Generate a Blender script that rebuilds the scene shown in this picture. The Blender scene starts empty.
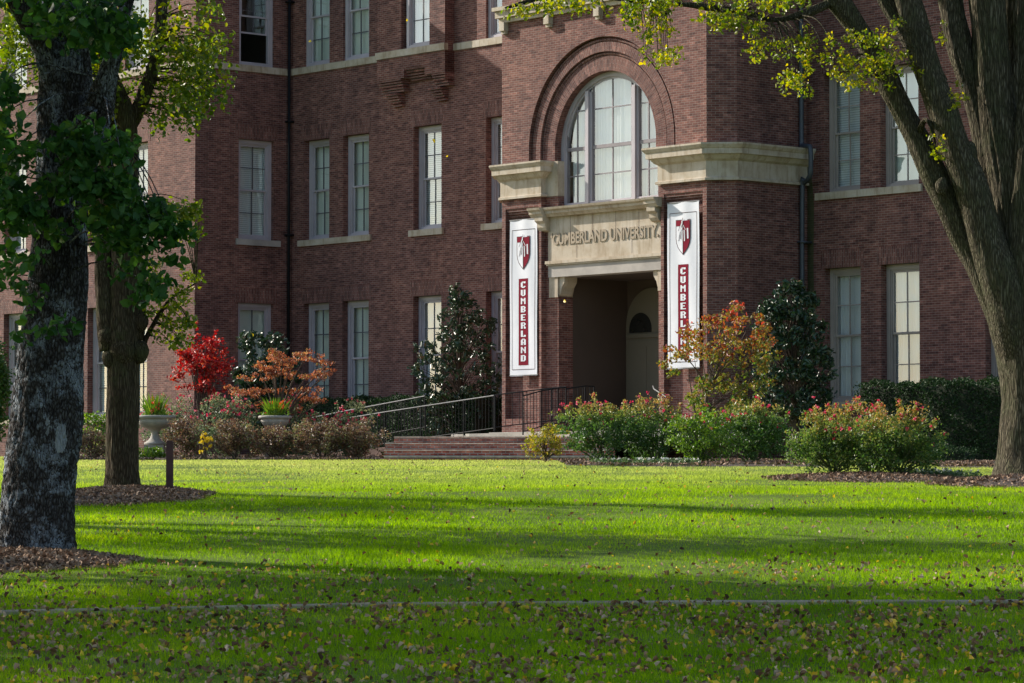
import bpy, math, random
import numpy as np
from mathutils import Vector, noise
from mathutils.geometry import tessellate_polygon
R = math.radians
rng = np.random.default_rng(7)
random.seed(7)
sc = bpy.context.scene
C = sc.collection
# ---------------------------------------------------------------- camera, light, exposure
EYE, FPX = 1.6, 3250.0
PITCH = math.atan(142.5 / FPX)
cam = bpy.data.objects.new('camera', bpy.data.cameras.new('camera')); C.objects.link(cam)
cam.location = (0, 0, EYE); cam.rotation_euler = (math.pi / 2 + PITCH, 0, 0)
cam.data.sensor_width = 36; cam.data.lens = FPX / 1024 * 36
cam.data.clip_start = .5; cam.data.clip_end = 2000
sc.camera = cam
SUN_EL, SUN_AZ = R(29), math.atan2(-.87, .494)      # azimuth from +Y towards +X
sd = Vector((math.sin(SUN_AZ) * math.cos(SUN_EL), math.cos(SUN_AZ) * math.cos(SUN_EL), math.sin(SUN_EL)))
w = bpy.data.worlds.new('World'); sc.world = w; w.use_nodes = True
nt = w.node_tree; bg = nt.nodes['Background']
sky = nt.nodes.new('ShaderNodeTexSky'); sky.sky_type = 'NISHITA'; sky.sun_disc = False
sky.sun_elevation = SUN_EL; sky.sun_rotation = SUN_AZ % (2 * math.pi)
nt.links.new(sky.outputs[0], bg.inputs[0]); bg.inputs[1].default_value = .145
sl = bpy.data.lights.new('sun', 'SUN'); sl.energy = 5; sl.angle = R(.53); sl.color = (1, .93, .82)
so = bpy.data.objects.new('sun', sl); C.objects.link(so); so.rotation_euler = sd.to_track_quat('Z', 'Y').to_euler()
sc.view_settings.view_transform = 'Standard'; sc.view_settings.look = 'None'
sc.view_settings.exposure = .52; sc.view_settings.gamma = 1
sc.cycles.max_bounces = 6; sc.cycles.transparent_max_bounces = 8

# ---------------------------------------------------------------- frames: ground profile, building frame
GP = [(-60, -.3), (0, 0), (10, .1), (19.7, .39), (25.4, .65), (31, .9), (36, 1.13), (44, 1.49), (50, 1.60), (55, 1.745), (62, 1.955), (70, 2.055), (77, 2.145), (84, 2.29), (120, 2.4), (600, 2.6)]
gx, gy = zip(*GP)
def gz(x, y): return float(np.interp(y, gx, gy))
def gza(y): return np.interp(y, gx, gy)
TH = R(48.6)
O2 = np.array([(603.5 - 512) / FPX * 82.3, 82.3])
U2 = np.array([math.cos(TH), -math.sin(TH)]); N2 = np.array([math.sin(TH), math.cos(TH)])
cp, sp = math.cos(PITCH), math.sin(PITCH)
def ray(x, y):
    a = (x - 512) / FPX; b = (341.5 - y) / FPX
    return np.array([a, cp - b * sp, sp + b * cp])
def at(px, py, Z):                      # point of the place at lateral px, height py, distance Z
    r = ray(px, py); r = r * (Z / r[1]); return Vector((r[0], r[1], r[2] + EYE))
def onp(px, py, d):                     # (s, z) on a plane parallel to the facade
    r = ray(px, py); t = (d + O2 @ N2) / (r[:2] @ N2); p = r * t
    return float((p[:2] - O2) @ U2), float(p[2] + EYE)
def b2w(s, d, z): q = O2 + U2 * s + N2 * d; return Vector((q[0], q[1], z))

# ---------------------------------------------------------------- materials
def newmat(name):
    m = bpy.data.materials.new(name); m.use_nodes = True
    n = m.node_tree; return m, n, n.nodes['Principled BSDF']
def N(n, t, **k):
    x = n.nodes.new(t)
    for a, b in k.items(): setattr(x, a, b)
    return x
def setin(node, **k):
    for a, b in k.items(): node.inputs[a.replace('_', ' ')].default_value = b
def ramp(n, cols, pos=None, interp='LINEAR'):
    r = N(n, 'ShaderNodeValToRGB'); e = r.color_ramp; e.interpolation = interp
    pos = pos or [i / (len(cols) - 1) for i in range(len(cols))]
    while len(e.elements) < len(cols): e.elements.new(.5)
    for el, p, c in zip(e.elements, pos, cols): el.position = p; el.color = (*c, 1)
    return r
def mathn(n, op, a, b=None, c=None):
    x = N(n, 'ShaderNodeMath', operation=op)
    for i, v in enumerate((a, b, c)):
        if v is None: continue
        if isinstance(v, (int, float)): x.inputs[i].default_value = v
        else: n.links.new(v, x.inputs[i])
    return x.outputs[0]
def mixc(n, f, a, b, mode='MIX'):
    x = N(n, 'ShaderNodeMix', data_type='RGBA', blend_type=mode)
    for i, v in ((0, f), (6, a), (7, b)):
        if isinstance(v, (int, float)): x.inputs[i].default_value = v
        elif isinstance(v, tuple): x.inputs[i].default_value = (*v, 1)
        else: n.links.new(v, x.inputs[i])
    return x.outputs[2]
def bump(n, h, strength=.5, dist=.01):
    b = N(n, 'ShaderNodeBump'); setin(b, Strength=strength, Distance=dist); n.links.new(h, b.inputs['Height']); return b.outputs[0]
def noise_n(n, scale, detail=4, vec=None, rough=.55):
    x = N(n, 'ShaderNodeTexNoise'); setin(x, Scale=scale, Detail=detail, Roughness=rough)
    if vec: n.links.new(vec, x.inputs['Vector'])
    return x
def simple(name, col, rough=.7, var=.15, scale=3., metal=0, bmp=0, bscale=40, spec=.5):
    m, n, p = newmat(name)
    tc = N(n, 'ShaderNodeTexCoord')
    nz = noise_n(n, scale, 5, tc.outputs['Object'])
    c0 = tuple(c * (1 - var) for c in col); c1 = tuple(min(1, c * (1 + var)) for c in col)
    r = ramp(n, [c0, c1], [.3, .7]); n.links.new(nz.outputs[0], r.inputs[0]); n.links.new(r.outputs[0], p.inputs['Base Color'])
    setin(p, Roughness=rough, Metallic=metal); p.inputs['Specular IOR Level'].default_value = spec
    if bmp:
        b = noise_n(n, bscale, 4, tc.outputs['Object']); n.links.new(bump(n, b.outputs[0], bmp, .01), p.inputs['Normal'])
    return m

def brick_mat(name, uv=False, vertical=False):
    m, n, p = newmat(name)
    tc = N(n, 'ShaderNodeTexCoord'); L = n.links.new
    if uv:
        s = N(n, 'ShaderNodeSeparateXYZ'); L(tc.outputs['UV'], s.inputs[0])
        u, v = s.outputs[0], s.outputs[1]
    else:
        s = N(n, 'ShaderNodeSeparateXYZ'); L(tc.outputs['Object'], s.inputs[0])
        q = N(n, 'ShaderNodeSeparateXYZ'); L(tc.outputs['Normal'], q.inputs[0])
        u = mathn(n, 'SUBTRACT', mathn(n, 'MULTIPLY', s.outputs[1], q.outputs[0]), mathn(n, 'MULTIPLY', s.outputs[0], q.outputs[1]))
        v = s.outputs[2]
    cb = N(n, 'ShaderNodeCombineXYZ')
    L(v if vertical else u, cb.inputs[0]); L(u if vertical else v, cb.inputs[1])
    b = N(n, 'ShaderNodeTexBrick'); L(cb.outputs[0], b.inputs['Vector'])
    b.offset = .5; b.squash = 1
    setin(b, Scale=1, Mortar_Size=.006, Mortar_Smooth=.25, Bias=-.1, Brick_Width=.19, Row_Height=.059)
    b.inputs['Color1'].default_value = (.122, .044, .034, 1); b.inputs['Color2'].default_value = (.205, .090, .069, 1)
    b.inputs['Mortar'].default_value = (.24, .19, .165, 1)
    # a second, coarser value per group of bricks: dark and pale burnt bricks
    s2 = N(n, 'ShaderNodeSeparateXYZ'); L(cb.outputs[0], s2.inputs[0])
    row = mathn(n, 'FLOOR', mathn(n, 'DIVIDE', s2.outputs[1], .059))
    par = mathn(n, 'MULTIPLY', mathn(n, 'MODULO', mathn(n, 'ABSOLUTE', row), 2.), .5)
    col = mathn(n, 'FLOOR', mathn(n, 'ADD', mathn(n, 'DIVIDE', s2.outputs[0], .19), par))
    cc = N(n, 'ShaderNodeCombineXYZ'); L(row, cc.inputs[0]); L(col, cc.inputs[1])
    wn = N(n, 'ShaderNodeTexWhiteNoise', noise_dimensions='2D'); L(cc.outputs[0], wn.inputs['Vector'])
    r = ramp(n, [(.5, .48, .52), (.82, .80, .83), (1., 1., 1.), (1.15, 1.12, 1.1), (1.55, 1.55, 1.55)], [0, .15, .5, .88, 1]); L(wn.outputs['Value'], r.inputs[0])
    nz = noise_n(n, 9, 4, tc.outputs['Object'])
    c = mixc(n, .85, b.outputs[0], r.outputs[0], 'MULTIPLY')
    big = noise_n(n, .35, 4, tc.outputs['Object'])
    r2 = ramp(n, [(.78, .78, .84), (1.2, 1.14, 1.08)], [.3, .7]); L(big.outputs[0], r2.inputs[0])
    c = mixc(n, 1, c, r2.outputs[0], 'MULTIPLY')
    ms = N(n, 'ShaderNodeMapping'); L(tc.outputs['Object'], ms.inputs[0]); ms.inputs['Scale'].default_value = (1.1, 1.1, .16)
    ns = noise_n(n, 1, 5, ms.outputs[0], .7); r3 = ramp(n, [(.72, .72, .74), (1, 1, 1), (1.12, 1.12, 1.12)], [.3, .48, .72]); L(ns.outputs[0], r3.inputs[0])
    c = mixc(n, 1, c, r3.outputs[0], 'MULTIPLY')
    L(c, p.inputs['Base Color']); setin(p, Roughness=.85)
    p.inputs['Specular IOR Level'].default_value = .3
    h = mathn(n, 'ADD', mathn(n, 'MULTIPLY', b.outputs['Fac'], -1.0), mathn(n, 'MULTIPLY', nz.outputs[0], .6))
    L(bump(n, h, .6, .012), p.inputs['Normal'])
    return m
BR = brick_mat('red_brick'); BRV = brick_mat('red_brick_soldier', vertical=True); BRU = brick_mat('red_brick_ring', uv=True)
def stone_mat():
    m, n, p = newmat('limestone'); tc = N(n, 'ShaderNodeTexCoord'); L = n.links.new
    a = noise_n(n, 1.6, 6, tc.outputs['Object'], .65)
    mp = N(n, 'ShaderNodeMapping'); L(tc.outputs['Object'], mp.inputs[0]); mp.inputs['Scale'].default_value = (5, 5, .7)
    b = noise_n(n, 1.4, 5, mp.outputs[0], .7)
    r = ramp(n, [(.34, .26, .175), (.46, .385, .29), (.53, .465, .385)], [.3, .5, .7]); L(a.outputs[0], r.inputs[0])
    s = ramp(n, [(.50, .41, .28), (1, 1, 1)], [.36, .50]); L(b.outputs[0], s.inputs[0])
    L(mixc(n, .5, r.outputs[0], s.outputs[0], 'MULTIPLY'), p.inputs['Base Color']); setin(p, Roughness=.85)
    f = noise_n(n, 40, 4, tc.outputs['Object']); L(bump(n, f.outputs[0], .3, .01), p.inputs['Normal'])
    return m
STONE = stone_mat()
STONE_G = simple('grey_limestone', (.37, .335, .30), .85, .2, 2, bmp=.3)
FRAME = simple('mauve_window_paint', (.40, .36, .385), .5, .1, 2)
FRAME_T = simple('taupe_window_paint', (.33, .28, .25), .5, .1, 2)
MUNT = simple('muntin_paint', (.09, .085, .095), .5, .1, 2)
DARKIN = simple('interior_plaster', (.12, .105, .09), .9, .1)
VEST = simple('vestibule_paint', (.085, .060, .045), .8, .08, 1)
CREAM = simple('cream_door_paint', (.155, .135, .095), .5, .06, 1)
WHITEF = simple('white_banner_cloth', (.66, .67, .71), .7, .03, 2, bmp=.5, bscale=3)
MAROON = simple('maroon_print', (.19, .006, .022), .9, .06, 4, spec=.15)
OUTL = simple('dark_outline_print', (.06, .03, .04), .7, .05)
IRON = simple('black_iron_paint', (.009, .010, .012), .65, .2, 8, spec=.15)
GALV = simple('pale_rail_paint', (.17, .17, .17), .45, .2, 8, metal=.1)  # mid grey, paler than the black iron of the pickets
PIPE = simple('downpipe_blue_grey', (.045, .055, .07), .4, .2, 3)
CONC = simple('concrete', (.36, .34, .30), .9, .2, 2, bmp=.4, bscale=30)
URN = simple('cast_stone', (.36, .33, .28), .85, .22, 5, bmp=.4, bscale=25)
POSTW = simple('dark_stained_wood', (.075, .03, .03), .7, .3, 6, bmp=.3)
ROOF = simple('roof_slate', (.08, .08, .09), .8, .2, 2)
STAIN = simple('green_algae_stain', (.075, .09, .03), .95, .35, 3)
def curtain_mat(name, col, fq, amp, horiz=False):
    m, n, p = newmat(name); tc = N(n, 'ShaderNodeTexCoord'); L = n.links.new
    L(mixc(n, .5, col, tuple(c * .9 for c in col)), p.inputs['Base Color'])
    s = N(n, 'ShaderNodeSeparateXYZ'); L(tc.outputs['Object'], s.inputs[0])
    if horiz:
        v = mathn(n, 'FRACT', mathn(n, 'MULTIPLY', s.outputs[2], fq))
        r = ramp(n, [tuple(c * .25 for c in col), col, col, tuple(c * .6 for c in col)], [0, .25, .8, 1]); L(v, r.inputs[0])
        L(r.outputs[0], p.inputs['Base Color'])
    setin(p, Roughness=.9); return m
CURT = curtain_mat('white_sheer_curtain', (.86, .88, .88), 1, 1)
SHADE = curtain_mat('pale_roller_shade', (.70, .76, .68), 1, 1)
BLIND = curtain_mat('venetian_blind', (.74, .78, .78), 17, 1, True)
def glass_mat():
    m, n, p = newmat('window_glass'); L = n.links.new
    for x in list(n.nodes):
        if x != p and x.type != 'OUTPUT_MATERIAL': n.nodes.remove(x)
    out = [x for x in n.nodes if x.type == 'OUTPUT_MATERIAL'][0]; n.nodes.remove(p)
    t = N(n, 'ShaderNodeBsdfTransparent'); t.inputs[0].default_value = (.95, .98, .97, 1)
    g = N(n, 'ShaderNodeBsdfGlossy'); setin(g, Roughness=.02)
    f = N(n, 'ShaderNodeLayerWeight'); setin(f, Blend=.5)
    tc = N(n, 'ShaderNodeTexCoord'); nz = noise_n(n, 1.1, 2, tc.outputs['Object'])
    b = bump(n, nz.outputs[0], .25, .03); L(b, g.inputs['Normal'])
    mx = N(n, 'ShaderNodeMixShader'); L(mathn(n, 'MINIMUM', mathn(n, 'MULTIPLY_ADD', mathn(n, 'POWER', f.outputs['Facing'], 4.), .9, .20), 1.), mx.inputs[0]); L(t.outputs[0], mx.inputs[1]); L(g.outputs[0], mx.inputs[2])
    L(mx.outputs[0], out.inputs[0]); return m
GLASS = glass_mat()
def leaf_mat(name, cols, trans=.35, rough=.45, clump=.35, scale=1.2, tint=None, zmix=None, pos=None, spec=.5):
    m, n, p = newmat(name); L = n.links.new
    g = N(n, 'ShaderNodeNewGeometry'); tc = N(n, 'ShaderNodeTexCoord')
    nz = noise_n(n, scale, 2, tc.outputs['Object'])
    f = mathn(n, 'ADD', mathn(n, 'MULTIPLY', g.outputs['Random Per Island'], 1 - clump),
              mathn(n, 'MULTIPLY', mathn(n, 'MULTIPLY_ADD', nz.outputs[0], 2.6, -.8), clump))
    if zmix:                                       # (z0, z1, amount): new growth of another colour towards the top
        s = N(n, 'ShaderNodeSeparateXYZ'); L(tc.outputs['Object'], s.inputs[0])
        mr = N(n, 'ShaderNodeMapRange'); L(s.outputs[2], mr.inputs[0]); mr.inputs[1].default_value = zmix[0]; mr.inputs[2].default_value = zmix[1]
        mr.inputs[3].default_value = 0; mr.inputs[4].default_value = zmix[2]; f = mathn(n, 'ADD', mathn(n, 'MULTIPLY', f, 1 - zmix[2]), mr.outputs[0])
    r = ramp(n, cols, pos); L(f, r.inputs[0])
    L(r.outputs[0], p.inputs['Base Color']); setin(p, Roughness=rough); p.inputs['Specular IOR Level'].default_value = spec
    if trans:
        t = N(n, 'ShaderNodeBsdfTranslucent'); hs = N(n, 'ShaderNodeHueSaturation'); setin(hs, Saturation=1.1, Value=1.5)
        L(r.outputs[0], hs.inputs['Color']); L(hs.outputs[0], t.inputs[0])
        mx = N(n, 'ShaderNodeMixShader'); mx.inputs[0].default_value = trans
        out = [x for x in n.nodes if x.type == 'OUTPUT_MATERIAL'][0]
        L(p.outputs[0], mx.inputs[1]); L(t.outputs[0], mx.inputs[2]); L(mx.outputs[0], out.inputs[0])
    return m
def bark_mat(name, cols, pos, sx=9, sz=1.6, lichen=None, dist=.03, amt=.5):
    m, n, p = newmat(name); L = n.links.new; tc = N(n, 'ShaderNodeTexCoord')
    mp = N(n, 'ShaderNodeMapping'); L(tc.outputs['Object'], mp.inputs[0]); mp.inputs['Scale'].default_value = (sx, sx, sz)
    wob = noise_n(n, 2.5, 3, tc.outputs['Object'])
    va = N(n, 'ShaderNodeVectorMath', operation='MULTIPLY_ADD'); L(wob.outputs['Color'], va.inputs[0]); va.inputs[1].default_value = (1.2, 1.2, 1.2); L(mp.outputs[0], va.inputs[2])
    v = N(n, 'ShaderNodeTexVoronoi', feature='DISTANCE_TO_EDGE'); setin(v, Scale=1.6); L(va.outputs[0], v.inputs['Vector'])
    nz = noise_n(n, 2.2, 8, mp.outputs[0], .7)
    h = mathn(n, 'ADD', mathn(n, 'MULTIPLY', mathn(n, 'MINIMUM', v.outputs[0], .35), 1.6), mathn(n, 'MULTIPLY', nz.outputs[0], .7))
    r = ramp(n, cols, pos); L(mathn(n, 'MULTIPLY', h, .9), r.inputs[0]); c = r.outputs[0]
    if lichen:
        l = noise_n(n, lichen[1], 6, tc.outputs['Object'], .75); lr = ramp(n, [(0, 0, 0), (1, 1, 1)], lichen[2]); L(l.outputs[0], lr.inputs[0])
        k = mathn(n, 'MULTIPLY', mathn(n, 'GREATER_THAN', mathn(n, 'ADD', h, 0), .42), lr.outputs[0])
        c = mixc(n, mathn(n, 'MULTIPLY', k, amt), c, lichen[0])
    L(c, p.inputs['Base Color']); setin(p, Roughness=.95); p.inputs['Specular IOR Level'].default_value = .15
    L(bump(n, h, 1, dist), p.inputs['Normal']); return m

# ---------------------------------------------------------------- mesh building
class MB:
    def __init__(s): s.v = []; s.f = []; s.uv = None; s.mi = []
    def add(s, vs, fs, mi=0):
        o = len(s.v); s.v += [tuple(v) for v in vs]; s.f += [tuple(i + o for i in f) for f in fs]; s.mi += [mi] * len(fs); return o
    def boxm(s, M, a0, a1, d0, d1, z0, z1, mi=0):           # box in the plane frame M(a, depth, z)
        vs = [M(a, d, z) for z in (z0, z1) for d in (d0, d1) for a in (a0, a1)]
        s.add(vs, [(0, 1, 5, 4), (1, 3, 7, 5), (3, 2, 6, 7), (2, 0, 4, 6), (4, 5, 7, 6), (0, 2, 3, 1)], mi)
    def box(s, x0, x1, y0, y1, z0, z1, mi=0): s.boxm(lambda a, d, z: (a, d, z), x0, x1, y0, y1, z0, z1, mi)
    def beam(s, p, q, r, n=8, mi=0, r2=None, cap=True):
        p, q = Vector(p), Vector(q); d = (q - p).normalized(); a = d.orthogonal().normalized(); b = d.cross(a); r2 = r if r2 is None else r2
        vs = []
        for c, rr in ((p, r), (q, r2)):
            for i in range(n): t = 2 * math.pi * (i + .5) / n; vs.append(c + (a * math.cos(t) + b * math.sin(t)) * rr)
        fs = [(i, (i + 1) % n, n + (i + 1) % n, n + i) for i in range(n)]
        if cap: fs += [tuple(range(n))[::-1], tuple(range(n, 2 * n))]
        s.add(vs, fs, mi)
    def tube(s, pts, rad, n=10, mi=0, fn=None, cap=True, per=3):
        P = catmull([Vector(p) for p in pts], per); Rr = np.interp(np.linspace(0, 1, len(P)), np.linspace(0, 1, len(rad)), rad)
        up = None; vs = []
        for k, p in enumerate(P):
            d = (P[min(k + 1, len(P) - 1)] - P[max(k - 1, 0)]).normalized()
            a = (up - d * up.dot(d)).normalized() if up is not None else d.orthogonal().normalized(); up = a; b = d.cross(a)
            for i in range(n):
                t = 2 * math.pi * i / n; dr = a * math.cos(t) + b * math.sin(t); q = p + dr * Rr[k]
                vs.append(q + dr * fn(q, dr, Rr[k], k / (len(P) - 1)) if fn else q)
        fs = [(k * n + i, k * n + (i + 1) % n, (k + 1) * n + (i + 1) % n, (k + 1) * n + i) for k in range(len(P) - 1) for i in range(n)]
        if cap: fs += [tuple(range(n))[::-1], tuple(range((len(P) - 1) * n, len(P) * n))]
        s.add(vs, fs, mi)
    def lathe(s, prof, n=24, c=(0, 0, 0), mi=0):
        vs = [(c[0] + r * math.cos(2 * math.pi * i / n), c[1] + r * math.sin(2 * math.pi * i / n), c[2] + z) for r, z in prof for i in range(n)]
        m = len(prof)
        fs = [(k * n + i, k * n + (i + 1) % n, (k + 1) * n + (i + 1) % n, (k + 1) * n + i) for k in range(m - 1) for i in range(n)]
        fs += [tuple(range(n))[::-1], tuple(range((m - 1) * n, m * n))]; s.add(vs, fs, mi)
    def wall(s, M, a0, a1, z0, z1, holes=(), depth=.3, mi=0):
        A = sorted({a0, a1, *[h[0] for h in holes], *[h[1] for h in holes]}); Zs = sorted({z0, z1, *[h[2] for h in holes], *[h[3] for h in holes]})
        A = [a for a in A if a0 <= a <= a1]; Zs = [z for z in Zs if z0 <= z <= z1]
        for i in range(len(A) - 1):
            for j in range(len(Zs) - 1):
                am, zm = (A[i] + A[i + 1]) / 2, (Zs[j] + Zs[j + 1]) / 2
                if any(h[0] < am < h[1] and h[2] < zm < h[3] for h in holes): continue
                s.add([M(A[i], 0, Zs[j]), M(A[i + 1], 0, Zs[j]), M(A[i + 1], 0, Zs[j + 1]), M(A[i], 0, Zs[j + 1])], [(0, 1, 2, 3)], mi)
        for h in holes:
            x0, x1, y0, y1 = h
            s.add([M(x0, 0, y0), M(x1, 0, y0), M(x1, 0, y1), M(x0, 0, y1), M(x0, depth, y0), M(x1, depth, y0), M(x1, depth, y1), M(x0, depth, y1)],
                  [(0, 4, 5, 1), (1, 5, 6, 2), (2, 6, 7, 3), (3, 7, 4, 0)], mi)
    def poly(s, M, pts, d0, d1, mi=0, back=True):            # prism over a 2-D outline (a, z), depth d0..d1
        n = len(pts); tr = tessellate_polygon([[Vector((p[0], p[1], 0)) for p in pts]])
        vs = [M(a, d0, z) for a, z in pts] + [M(a, d1, z) for a, z in pts]
        area = sum(pts[i][0] * pts[(i + 1) % n][1] - pts[(i + 1) % n][0] * pts[i][1] for i in range(n))
        fs = []
        for t in tr:
            q = [pts[k] for k in t]; ar = (q[1][0] - q[0][0]) * (q[2][1] - q[0][1]) - (q[2][0] - q[0][0]) * (q[1][1] - q[0][1])
            t = t if ar > 0 else t[::-1]; fs.append(tuple(t))
            if back: fs.append(tuple(k + n for k in t[::-1]))
        for i in range(n):
            j = (i + 1) % n; fs.append((j, i, n + i, n + j) if area > 0 else (i, j, n + j, n + i))
        s.add(vs, fs, mi)
    def build(s, name, mats, parent=None, smooth=False, **k):
        me = bpy.data.meshes.new(name); me.from_pydata(s.v, [], s.f)
        for m in (mats if isinstance(mats, (list, tuple)) else [mats]): me.materials.append(m)
        if len(set(s.mi)) > 1: me.polygons.foreach_set('material_index', s.mi)
        if smooth: me.polygons.foreach_set('use_smooth', [True] * len(me.polygons))
        me.update(); return link(name, me, parent, **k)
def link(name, me, parent=None, **k):
    o = bpy.data.objects.new(name, me); C.objects.link(o); o.parent = parent
    for a, b in k.items(): o[a] = b
    return o
def thing(name, label, cat, loc=(0, 0, 0), group=None, rz=0):
    o = bpy.data.objects.new(name, None); C.objects.link(o); o.location = loc; o.rotation_euler[2] = rz; o.empty_display_size = .3
    o['label'] = label; o['category'] = cat
    if group: o['group'] = group
    return o
def catmull(P, per=4):
    if len(P) < 3: return [P[0].lerp(P[-1], i / per) for i in range(per + 1)]
    Q = [P[0] * 2 - P[1]] + P + [P[-1] * 2 - P[-2]]; out = []
    for i in range(1, len(Q) - 2):
        for k in range(per):
            t = k / per; a, b, c, d = Q[i - 1], Q[i], Q[i + 1], Q[i + 2]
            out.append(.5 * ((2 * b) + (c - a) * t + (2 * a - 5 * b + 4 * c - d) * t * t + (3 * b - a - 3 * c + d) * t ** 3))
    return out + [P[-1]]
def fastmesh(name, V, F, mat, smooth=False):                  # V (n,3), F (m,k) arrays
    me = bpy.data.meshes.new(name); V = np.ascontiguousarray(V, np.float32); F = np.ascontiguousarray(F, np.int32); k = F.shape[1]
    me.vertices.add(len(V)); me.vertices.foreach_set('co', V.ravel()); me.loops.add(F.size); me.loops.foreach_set('vertex_index', F.ravel())
    me.polygons.add(len(F)); me.polygons.foreach_set('loop_start', np.arange(0, F.size, k, dtype=np.int32)); me.polygons.foreach_set('loop_total', np.full(len(F), k, np.int32))
    me.materials.append(mat); me.update(calc_edges=True); return me
def unit(v): return v / np.maximum(np.linalg.norm(v, axis=1, keepdims=True), 1e-6)
def leaf_mesh(name, c, size, mat, aspect=.55, droop=0., flat=.0, var=.5, fold=.18):
    n = len(c); L = size * (1 + var * rng.uniform(-1, 1, (n, 1))); nr = rng.normal(size=(n, 3)); nr[:, 2] = nr[:, 2] * (1 - flat) + flat * 2
    nr = unit(nr); t = rng.normal(size=(n, 3)); t[:, 2] -= droop; t = unit(t - nr * (t * nr).sum(1, keepdims=True)); b = np.cross(nr, t); W = L * aspect / 2
    V = np.stack([c - t * L * .5, c + t * L * .5, c - t * L * .2 + b * W + nr * L * fold, c + t * L * .22 + b * W * .85 + nr * L * fold * .7,
                  c - t * L * .2 - b * W + nr * L * fold, c + t * L * .22 - b * W * .85 + nr * L * fold * .7], 1).reshape(-1, 3)
    i = np.arange(n)[:, None] * 6
    F = np.concatenate([i + [0, 2, 3, 1], i + [0, 1, 5, 4]], 0); return fastmesh(name, V, F, mat)
def clumps(cs, rad, per, squash=.8):                          # leaves in balls round each centre
    cs = np.array(cs, float); rad = np.broadcast_to(np.array(rad, float), (len(cs),)); idx = np.repeat(np.arange(len(cs)), per)
    d = unit(rng.normal(size=(len(idx), 3))) * (rng.random((len(idx), 1)) ** .5) * rad[idx][:, None]; d[:, 2] *= squash
    return cs[idx] + d
def ellipsoid_pts(n, c, r, inner=.45, cut=-1.):
    out = []
    while len(out) < n:
        d = rng.normal(size=3); d /= np.linalg.norm(d)
        if d[2] < cut: continue
        out.append(np.array(c) + d * np.array(r) * rng.uniform(inner, 1))
    return np.array(out)
# ================================================================ THE SETTING
def terrain():
    m, n, p = newmat('lawn_soil'); L = n.links.new; tc = N(n, 'ShaderNodeTexCoord')
    a = noise_n(n, .6, 6, tc.outputs['Object'], .6); b = noise_n(n, 25, 5, tc.outputs['Object'], .7)
    r = ramp(n, [(.07, .11, .015), (.12, .18, .025), (.18, .21, .05)], [.3, .55, .8]); L(a.outputs[0], r.inputs[0])
    r2 = ramp(n, [(.45, .42, .4), (1.2, 1.2, 1.2)], [.3, .65]); L(b.outputs[0], r2.inputs[0])
    L(mixc(n, 1, r.outputs[0], r2.outputs[0], 'MULTIPLY'), p.inputs['Base Color']); setin(p, Roughness=1); p.inputs['Specular IOR Level'].default_value = .1
    xs = sorted({*np.linspace(-20, 20, 81).round(3), *np.linspace(-400, 400, 41)}); ys = sorted({*np.arange(-60, 130, .5), *np.linspace(130, 600, 20)})
    V = np.array([(x, y, gz(x, y) + (.025 * noise.noise(Vector((x * .4, y * .4, 0))))) for y in ys for x in xs]); nx = len(xs)
    i = (np.arange(len(ys) - 1)[:, None] * nx + np.arange(nx - 1)[None]).ravel()[:, None]
    me = fastmesh('lawn_ground', V, i + [0, 1, 1 + nx, nx], m); me.polygons.foreach_set('use_smooth', [True] * len(me.polygons))
    link('ground', me, kind='structure')
def g2(x, y): return gz(x, y) + .025 * noise.noise(Vector((x * .4, y * .4, 0)))
terrain()
# mulch areas as ellipses (cx, cy, rx, ry): grass keeps out of them
def PX(px, Z): return (px - 512) / FPX * Z
MULCH = [(PX(4, 30), 30.2, 1.15, 1.3), (PX(128, 43), 42.6, 1.08, 2.3), (PX(1040, 49), 48.6, 1.75, 2.3), (PX(868, 53), 52.6, 1.65, 2.2)]
BEDS = [(PX(562, 66), PX(800, 66), 60.6, 76), (PX(915, 64), PX(1010, 64), 59.5, 72), (PX(40, 82), PX(392, 80), 77.6, 96)]
def in_mulch(x, y, grow=0):
    k = np.zeros(len(x), bool)
    for cx, cy, rx, ry in MULCH:
        a = np.arctan2(y - cy, x - cx); wob = 1 + .08 * np.sin(a * 3 + cx) + .05 * np.sin(a * 7 + cy)
        k |= ((x - cx) / (rx + grow)) ** 2 + ((y - cy) / (ry + grow)) ** 2 < wob
    for x0, x1, y0, y1 in BEDS: k |= (x > x0) & (x < x1) & (y > y0 + .25 * np.sin(x * 1.7)) & (y < y1)
    return k
EDGE_A, EDGE_B = (-14., 24.75), (14., 25.5)                   # the concrete edging's line
def edge_y(x): return np.interp(x, [-14, -4, -1, 1.5, 4, 14], [22.3, 24.6, 25.35, 25.55, 25.6, 25.3]) + .02 * np.sin(x * 5)
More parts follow.
